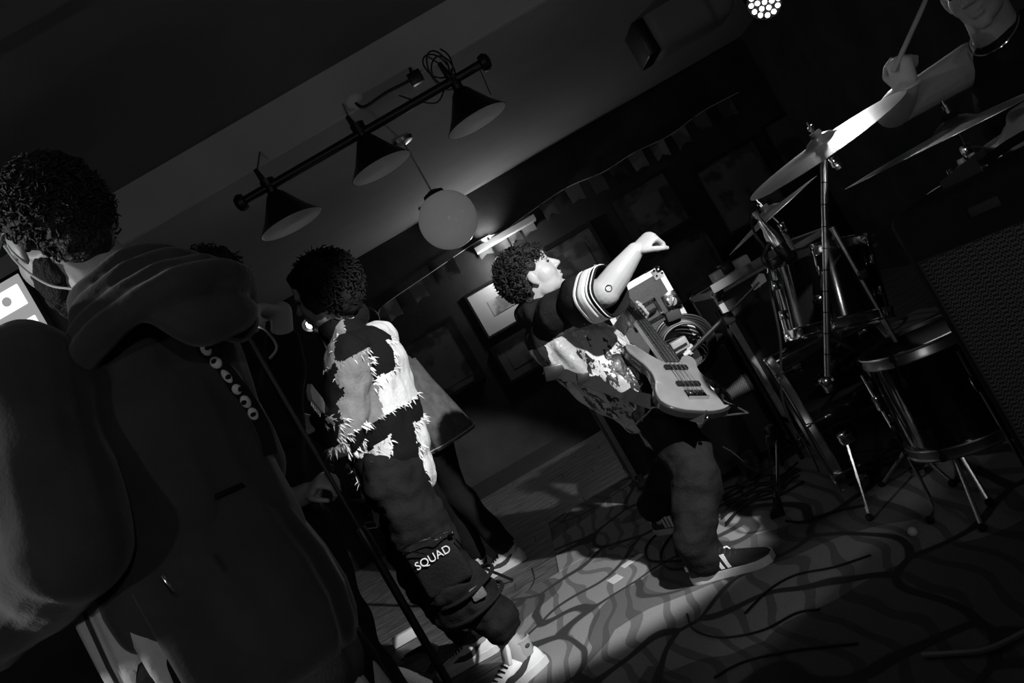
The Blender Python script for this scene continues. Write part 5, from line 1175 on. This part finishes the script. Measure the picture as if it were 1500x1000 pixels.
# condenser microphone over the tom
m0, m1 = P(1113, 322, 2.52), P(1149, 372, 2.50); md_ = (m1-m0).normalized()
t = thing('condenser_microphone', m1, 'tom microphone clipped to the rim of the rack tom', 'microphone')
put('body', MB().lathe([(.006, 0), (.010, .004), (.012, .03), (.020, .055), (.022, .085), (.021, .10)], m0, md_, 24), 'dull_chrome', t)
put('grille', MB().lathe([(.0215, 0), (.024, .01), (.024, .045), (.018, .058), (.004, .062)], m0+md_*.10, md_, 24), 'black_metal', t)
put('plug', MB().tube([m0-md_*.03, m0+md_*.005], .010), 'chrome', t)
put('clip', MB().tube(bez([m0+md_*.07, P(1118, 378, 2.50), P(1132, 392, 2.50), P(1140, 384, 2.49)], 5), .009).rbox(P(1136, 384, 2.49), (.035, .03, .03), .006), 'black_plastic', t)
put('cable', MB().tube(bez([m0-md_*.03, P(1101, 322, 2.53), P(1107, 345, 2.5), P(1124, 372, 2.5), P(1130, 430, 2.5), P(1143, 500, 2.52), P(1147, 590, 2.6), P(1180, 650, 2.7), P(1200, 690, 2.78)], 8), .004, 6), 'cable', t)
# ---------------------------------------------------------------- road cases
def case(name, x0, x1, y0, y1, z0, z1, label, handle=False, badge=False, panel='case_panel', ew=0.028, latch=True):
    t = thing(name, ((x0+x1)/2, (y0+y1)/2, z0), label, 'case'); cx, cy, cz = (x0+x1)/2, (y0+y1)/2, (z0+z1)/2
    put('panel_box', MB().box((cx, cy, cz), (x1-x0-.006, y1-y0-.006, z1-z0-.006)), panel, t)
    e = ew
    for x in (x0+e/2, x1-e/2):
        for y_ in (y0+e/2, y1-e/2): put('edge_trim', MB().box((x, y_, cz), (e, e, z1-z0-2*e)), 'alu', t)
    for z in (z0+e/2, z1-e/2):
        for y_ in (y0+e/2, y1-e/2): put('edge_trim', MB().box((cx, y_, z), (x1-x0-2*e, e, e)), 'alu', t)
        for x in (x0+e/2, x1-e/2): put('edge_trim', MB().box((x, cy, z), (e, y1-y0-2*e, e)), 'alu', t)
    for x in (x0, x1):
        for y_ in (y0, y1):
            for z in (z0, z1):
                sxn, syn, szn = (1 if x == x0 else -1), (1 if y_ == y0 else -1), (1 if z == z0 else -1)
                c = V((x+sxn*.016, y_+syn*.016, z+szn*.016)); b_ = put('ball_corner', MB().ell(c, .024, None, 12, 8).box(c+V((sxn*.014, -syn*.017, szn*.014)), (.05, .004, .05)), 'chrome', t)
                if y_ == y0:
                    for (a_, d_) in ((.03, .0), (.0, .03), (.03, .03)): put('rivet', MB().ell((x+sxn*(a_+.008), y0-.003, z+szn*(d_+.008)), .006, None, 8, 6), 'chrome', b_)
    if handle:
        hx, hz = cx-.01, z0+(z1-z0)*.60
        hd_ = put('handle_dish', MB().box((hx, y0-.002, hz+.045), (.16, .006, .018)).box((hx, y0-.002, hz-.045), (.16, .006, .018)).box((hx-.075, y0-.002, hz), (.016, .006, .10)).box((hx+.075, y0-.002, hz), (.016, .006, .10)), 'chrome', t)
        put('handle', MB().tube(bez([(hx-.055, y0-.008, hz), (hx-.04, y0-.028, hz), (hx+.04, y0-.028, hz), (hx+.055, y0-.008, hz)], 5), .009), 'black_rubber', hd_)
        for k_ in range(6):
            for s_ in (1, -1): put('rivet', MB().ell((hx-.07+.028*k_, y0-.006, hz+.045*s_), .0055, None, 8, 6), 'chrome', hd_)
    if latch:
        lx = x1-.035; lz = z0+(z1-z0)*.58
        la = put('latch', MB().rbox((lx, y0-.006, lz), (.075, .012, .10), .004), 'chrome', t)
        put('latch_knob', MB().rbox((lx, y0-.016, lz), (.012, .014, .04), .004, Matrix.Rotation(radians(35), 3, 'Y')).lathe([(.022, 0), (.022, .006)], (lx, y0-.010, lz), (0, -1, 0), 16), 'dull_chrome', la)
        for a_ in (-1, 1):
            for d_ in (-1, 1): put('rivet', MB().ell((lx+a_*.03, y0-.013, lz+d_*.042), .006, None, 8, 6), 'chrome', la)
    if badge:
        bx, bz_ = cx+.005, z0+.075
        bg = put('badge', MB().lathe([(1, 0), (1, .004)], (0, 0, 0), (0, -1, 0), 40), 'black_plastic', t)
        for v in bg.data.vertices: v.co = V((bx+v.co.x*.078, y0-.004+v.co.y, bz_+v.co.z*.028))
        put('badge_ring', MB().tube([(bx+.073*cos(a_), y0-.009, bz_+.024*sin(a_)) for a_ in [i*pi/20 for i in range(40)]], .0018, 5, closed=True), 'white_print', bg)
        text_part('badge_lettering', 'Calzone', (bx, y0-.0095, bz_-.001), (1, 0, 0), (0, 0, 1), .034, 'white_print', bg, .0008, .25)
    return t
case('road_case', 0.475, 0.822, 3.95, 4.25, 0.66, 1.10, 'road case with riveted latch, handle and oval badge behind the bass neck', True, True)
t = thing('bass_cabinet', (0.60, 4.15, RUGZ), 'black bass speaker cabinet carrying the badged road case', 'speaker cabinet')
put('box', MB().rbox((0.62, 4.17, 0.335), (0.62, 0.46, 0.65), .02), 'tolex', t); put('grille', MB().box((0.62, 3.936, 0.33), (0.56, .012, 0.56)), 'grille_cloth', t)
case('road_case', 0.955, 1.62, 3.86, 4.34, RUGZ, 0.86, 'tall dark road case with bright metal edge behind the drums', latch=False)
q = P(1063, 402, 3.95); t = thing('power_box', (1.12, 3.98, 0.86), 'small white box with a black clip on the tall road case', 'box')
put('box', MB().rbox((1.12, 3.97, .905), (.20, .08, .06), .006), 'white_plastic', t); put('clip', MB().rbox((1.10, 3.95, .925), (.06, .09, .06), .01), 'black_plastic', t)
t = thing('music_tray', (1.12, 3.84, .86), 'flat grey tray resting on the edge of the tall road case', 'tray')
put('plate', MB().box((1.14, 3.80, .868), (.42, .16, .012)), 'dull_chrome', t); put('lip', MB().box((1.14, 3.722, .885), (.42, .008, .035)), 'dull_chrome', t)
case('road_case', 0.225, 0.46, 4.85, 5.4, 0.0, 0.66, 'low narrow road case standing on the boards behind the jersey', latch=False)
# coiled cable on the case
cc = P(1003, 508, 3.84); t = thing('cable_coil', cc, 'coil of black cable strapped to the front of the cabinet', 'cable')
for k_ in range(6):
    r_ = .155-.009*k_; put('turn', MB().tube([cc+V((r_*cos(a_)+.006*sin(3*a_+k_), -.012*k_*.5+.006*sin(2*a_+k_), r_*1.0*sin(a_))) for a_ in [i*pi/24 for i in range(48)]], .0065, 7, closed=True), 'cable', t)
put('tie_strap', MB().rbox(P(986, 462, 3.80), (.075, .05, .05), .01, Matrix.Rotation(radians(10), 3, 'Y')), 'ink', t)
t = thing('power_adapter', P(993, 506, 3.88), 'grey wall adapter hanging inside the cable coil', 'adapter')
put('block', MB().rbox(P(995, 505, 3.89), (.085, .06, .06), .008), 'grey_leather', t); put('ridge', MB().box(P(997, 508, 3.855), (.07, .004, .012)), 'black_plastic', t)
# ---------------------------------------------------------------- guitar amplifier at the right
c0 = uvw(557, 122, 2.0); A0 = V((c0.x, 2.0, 0)); dA = V((0.195, -0.284, 0)).normalized(); nA = V((dA.y, -dA.x, 0)); zt = c0.z
RA = ROT(dA, -nA, V((0, 0, 1)))
Wd, Dp = 0.72, 0.28; ce = A0+dA*Wd/2-nA*Dp/2
t = thing('guitar_amplifier', V((ce.x, ce.y, RUGZ)), 'large black guitar amplifier cabinet with woven grille cloth', 'amplifier')
put('cabinet', MB().rbox(V((ce.x, ce.y, (zt+RUGZ)/2)), (Wd, Dp, zt-RUGZ), .03, RA, 4), 'tolex', t)
fc = A0+dA*Wd/2+nA*.004
gz0, gz1 = .08, zt-.125
put('grille', MB().rbox(V((fc.x, fc.y, (gz0+gz1)/2)), (Wd-.07, .012, gz1-gz0), .005, RA), 'grille_cloth', t)
put('piping', MB().tube([V((p.x, p.y, z)) for p, z in ((A0+dA*.035+nA*.01, gz0), (A0+dA*(Wd-.035)+nA*.01, gz0), (A0+dA*(Wd-.035)+nA*.01, gz1), (A0+dA*.035+nA*.01, gz1))], .004, 6, closed=True), 'ink', t)
lgp = A0+dA*.23+nA*.006; put('logo_plate', MB().rbox(V((lgp.x, lgp.y, zt-.062)), (.07, .006, .024), .003, RA), 'ink', t)
for k_ in range(2):
    hp_ = A0+dA*(.2+.3*k_)-nA*.14; put('handle_end', MB().rbox(V((hp_.x, hp_.y, zt+.006)), (.05, .035, .014), .005, RA), 'chrome', t)
h0_, h1_ = A0+dA*.2-nA*.14, A0+dA*.5-nA*.14; put('handle', MB().tube(bez([V((h0_.x, h0_.y, zt+.012)), V(((h0_.x*.7+h1_.x*.3), (h0_.y*.7+h1_.y*.3), zt+.03)), V(((h0_.x*.3+h1_.x*.7), (h0_.y*.3+h1_.y*.7), zt+.03)), V((h1_.x, h1_.y, zt+.012))], 5), .011), 'black_rubber', t)
ap = A0+dA*.11-nA*.12; t = thing('effects_pedal', V((ap.x, ap.y, zt)), 'small metal pedal lying on top of the amplifier', 'pedal')
put('case', MB().prism([(0, 0), (.10, 0), (.10, .045), (0, .02)], V((ap.x, ap.y, zt)), dA, V((0, 0, 1)), -nA, .06), 'dull_chrome', t)
for k_ in range(2): put('knob', MB().lathe([(.009, 0), (.008, .012)], V((ap.x, ap.y, zt+.036))+dA*(.055+.028*k_)-nA*.03, (0, 0, 1), 14), 'white_plastic', t)
put('foot_switch', MB().lathe([(.007, 0), (.007, .014)], V((ap.x, ap.y, zt+.024))+dA*.02-nA*.03, (0, 0, 1), 14), 'chrome', t)
# ---------------------------------------------------------------- microphone stand and microphone of the singer
mx_, my_ = -.637, 2.25
t = thing('vocal_stand', (mx_, my_, 0), 'straight black microphone stand in front of the singer', 'microphone stand')
zc = P(352, 484, my_).z
put('upper_tube', MB().tube([(mx_, my_, zc), (mx_, my_, .78)], .0065), 'black_metal', t); put('lower_tube', MB().tube([(mx_, my_, .86), (mx_, my_, .12)], .0125), 'black_metal', t)
put('clutch', MB().lathe([(.018, 0), (.02, .02), (.02, .08), (.016, .1)], (mx_, my_, .80), (0, 0, 1), 16), 'black_plastic', t)
put('clip', MB().tube([(mx_, my_, zc-.01), (mx_-.005, my_-.01, zc+.03)], .013), 'black_plastic', t)
put('cable_loop', MB().tube(bez([(mx_+.01, my_, zc+.0), (mx_+.05, my_-.01, zc-.03), (mx_+.055, my_, zc-.09), (mx_+.02, my_, zc-.11)], 5), .0045, 6), 'dull_chrome', t)
for k_ in range(3): put('leg', MB().tube([(mx_, my_, .22), (mx_+.3*cos(k_*2.1+.8), my_+.3*sin(k_*2.1+.8), .012)], .009), 'black_metal', t)
t = thing('vocal_microphone', MIC, 'handheld vocal microphone held on the straight stand', 'microphone')
mh = V((mx_-.005, my_-.01, zc+.02)); mdv = (MIC+V((-.01, .03, .03))-mh).normalized()
put('handle', MB().lathe([(.010, 0), (.012, .01), (.018, .12)], mh, mdv, 18), 'black_metal', t); put('grille', MB().ell(mh+mdv*.145, (.025, .025, .028)), 'black_metal', t); put('ring', MB().lathe([(.0255, .125), (.0255, .132)], mh, mdv, 20), 'chrome', t)
# ---------------------------------------------------------------- small things on the floor
gl_ = G(1107, 699, ZR); s_ax = V((0, 0, 1))
t = thing('drinking_glass', gl_, 'clear tumbler of water with a straw standing on the rug', 'glass')
put('tumbler', MB().lathe([(.0, .0), (.036, 0), (.038, .004), (.050, .125), (.0475, .125), (.036, .014), (.0, .012)], gl_, s_ax, 36, capped=False), 'glass', t)
put('water', MB().lathe([(.0, .0135), (.0355, .0135), (.044, .088), (.0, .088)], gl_, s_ax, 36, capped=False), 'liquid', t)
put('straw', MB().tube([gl_+V((.015, 0, .02)), gl_+V((-.035, .01, .16)), gl_+V((-.06, .015, .20))], .003), 'white_plastic', t)
for i, (x, y_) in enumerate(((1098, 676), (1108, 672), (1104, 684), (1113, 682))): put('ice_cube', MB().rbox(P(x, y_, gl_.y-.005), (.02, .02, .02), .004, Matrix.Rotation(.5*i, 3, (1, 1, .3))), 'glass', t)
for (x, y_, m_, lb, cl) in ((898, 801, 'tape_black', 'scrap of black tape on the rug, between two other black scraps', 0), (926, 795, 'tape_black', 'scrap of black tape on the rug beside the heel of the bass player', 0), (931, 812, 'tape_black', 'scrap of black tape next to the long pale tape strip', 0), (926, 821, 'tape_white', 'long strip of pale tape on the rug', 1), (901, 848, 'tape_white', 'square of white tape alone on the rug', 2)):
    q = G(x, y_, ZR); sz = ((.045, .05), (.11, .05), (.055, .085))[cl]
    put('floor_tape', MB().box((q.x, q.y, (.0115 if q.y > 4.03 else ZR)+.0008), (sz[0], sz[1], .0016), Matrix.Rotation(.25, 3, 'Z')), m_, None, label=lb, cat='tape', group='tape scraps on the rug')
q = G(1340, 784, ZR); put('small_ball', MB().ell(q+V((0, 0, .014)), .0145, None, 20, 14), 'white_plastic', None, label='small white ball lying on the dark rug', cat='ball')
def floor_cable(pix, label, r=.005, z=ZR, group='cables on the floor', m='cable', n=8):
    pts = [G(x, y_, 0)+V((0, 0, z+r)) for x, y_ in pix]; pts = [V((p.x, p.y, z+r+.004*abs(noise.noise(p*5)))) for p in pts]
    return put('floor_cable', MB().tube(bez(pts, n), r, 6), m, None, label=label, cat='cable', group=group)
floor_cable([(1025, 822), (990, 826), (958, 826), (948, 815), (952, 800), (966, 787), (985, 782)], 'cable looping behind the heel of the striped shoe, outer loop')
floor_cable([(1025, 832), (1000, 838), (978, 834), (970, 818), (978, 800), (990, 785)], 'cable looping behind the heel of the striped shoe, inner loop')
floor_cable([(1020, 786), (1002, 796), (993, 808), (995, 820)], 'short bend of cable between the two feet of the bass player')
for k_ in range(9):
    o1 = k_*3.0; J = lambda a_: random.uniform(-a_, a_); floor_cable([(1062+J(6), 768-o1*1.6+J(4)), (1082, 756-o1*1.5+J(7)), (1104+J(5), 745-o1*1.3+J(7)), (1128+J(4), 733-o1+J(6)), (1150, 722-o1+J(6)), (1172+J(12), 714-o1+J(8))], 'black cable in the bundle of cables behind the rubber foot', .0055, ZR+.004*(k_ % 3))
floor_cable([(1082, 712), (1092, 735), (1078, 760), (1066, 775)], 'cable running from the glass towards the bass player')
floor_cable([(1155, 768), (1180, 770), (1210, 760), (1240, 752), (1275, 745)], 'cable lying at the foot of the bass drum')
floor_cable([(1095, 905), (1130, 870), (1170, 848), (1225, 838), (1280, 820)], 'long cable crossing the dark rug, far strand', .004)
floor_cable([(1010, 905), (1020, 928), (1060, 940), (1120, 930), (1170, 905), (1205, 899)], 'long cable curving round below the striped shoe', .004)
floor_cable([(1050, 1000), (1075, 985), (1110, 972), (1180, 958), (1260, 950)], 'long cable crossing the dark rug, near strand', .004)
floor_cable([(1358, 970), (1400, 968), (1450, 963), (1500, 940), (1560, 905)], 'pale cable end in the near dark corner of the rug', .007, m='grey_leather')
floor_cable([(780, 832), (783, 850), (770, 872), (745, 893), (728, 905)], 'thin cable rising from the boards beside the white sneaker', .004, 0.0)
for k_ in range(5): floor_cable([(588+6*k_, 968-4*k_), (610+5*k_, 956-3*k_), (632+3*k_, 958-2*k_), (640, 975-4*k_), (622, 995)], 'tangled cable beside the white power strip', .005, .006*(k_ % 2))
q0, q1 = G(578, 940, 0.03), G(607, 926, 0.03)
t = thing('power_strip', (q0+q1)/2, 'white power strip lying on the boards by the singer stand', 'power strip')
put('housing', MB().rbox(((q0.x+q1.x)/2, (q0.y+q1.y)/2, .03), ((q1-q0).length, .05, .055), .005), 'white_plastic', t); put('socket', MB().lathe([(.010, 0), (.010, .004)], (q0.x+.02, q0.y-.027, .03), (0, -1, 0), 14), 'black_plastic', t)
q = G(560, 985, 0.25)
t = thing('stage_monitor', (-1.16, 3.12, 0), 'black wedge floor monitor beside the hem of the hooded top', 'speaker')
put('cabinet', MB().prism([(0, 0), (.42, 0), (.42, .10), (.16, .34), (0, .30)], (-1.38, 2.95, 0.0), V((1, 0, 0)), V((0, 0, 1)), V((0, 1, 0)), .34), 'tolex', t)
put('grille', MB().box((-1.088, 3.12, .226), (.34, .30, .012), Matrix.Rotation(radians(42.7), 3, 'Y')), 'grille_cloth', t)
# drinks table in the dark behind the hooded man
tp = P(118, 885, 2.4)
t = thing('bar_table', (tp.x, tp.y, 0), 'dark round bar table beyond the hooded man', 'table')
put('top', MB().lathe([(.02, -.03), (.35, -.03), (.36, -.015), (.35, 0), (.02, 0)], (tp.x-.05, tp.y+.1, tp.z), (0, 0, 1), 40), 'wood_dark', t); put('column', MB().tube([(tp.x-.05, tp.y+.1, tp.z-.02), (tp.x-.05, tp.y+.1, .03)], .035), 'black_metal', t); put('base', MB().lathe([(.24, 0), (.22, .02), (.04, .04)], (tp.x-.05, tp.y+.1, 0), (0, 0, 1), 32), 'black_metal', t)
t = thing('beer_glass', (tp.x, tp.y-.02, tp.z), 'glass catching light on the dark bar table', 'glass')
put('tumbler', MB().lathe([(0, .001), (.03, .001), (.038, .12), (.036, .12), (.028, .012), (0, .01)], (tp.x, tp.y-.02, tp.z), (0, 0, 1), 28, capped=False), 'glass', t)
put('drink', MB().lathe([(0, .012), (.0275, .012), (.033, .08), (0, .08)], (tp.x, tp.y-.02, tp.z), (0, 0, 1), 28, capped=False), 'liquid', t)
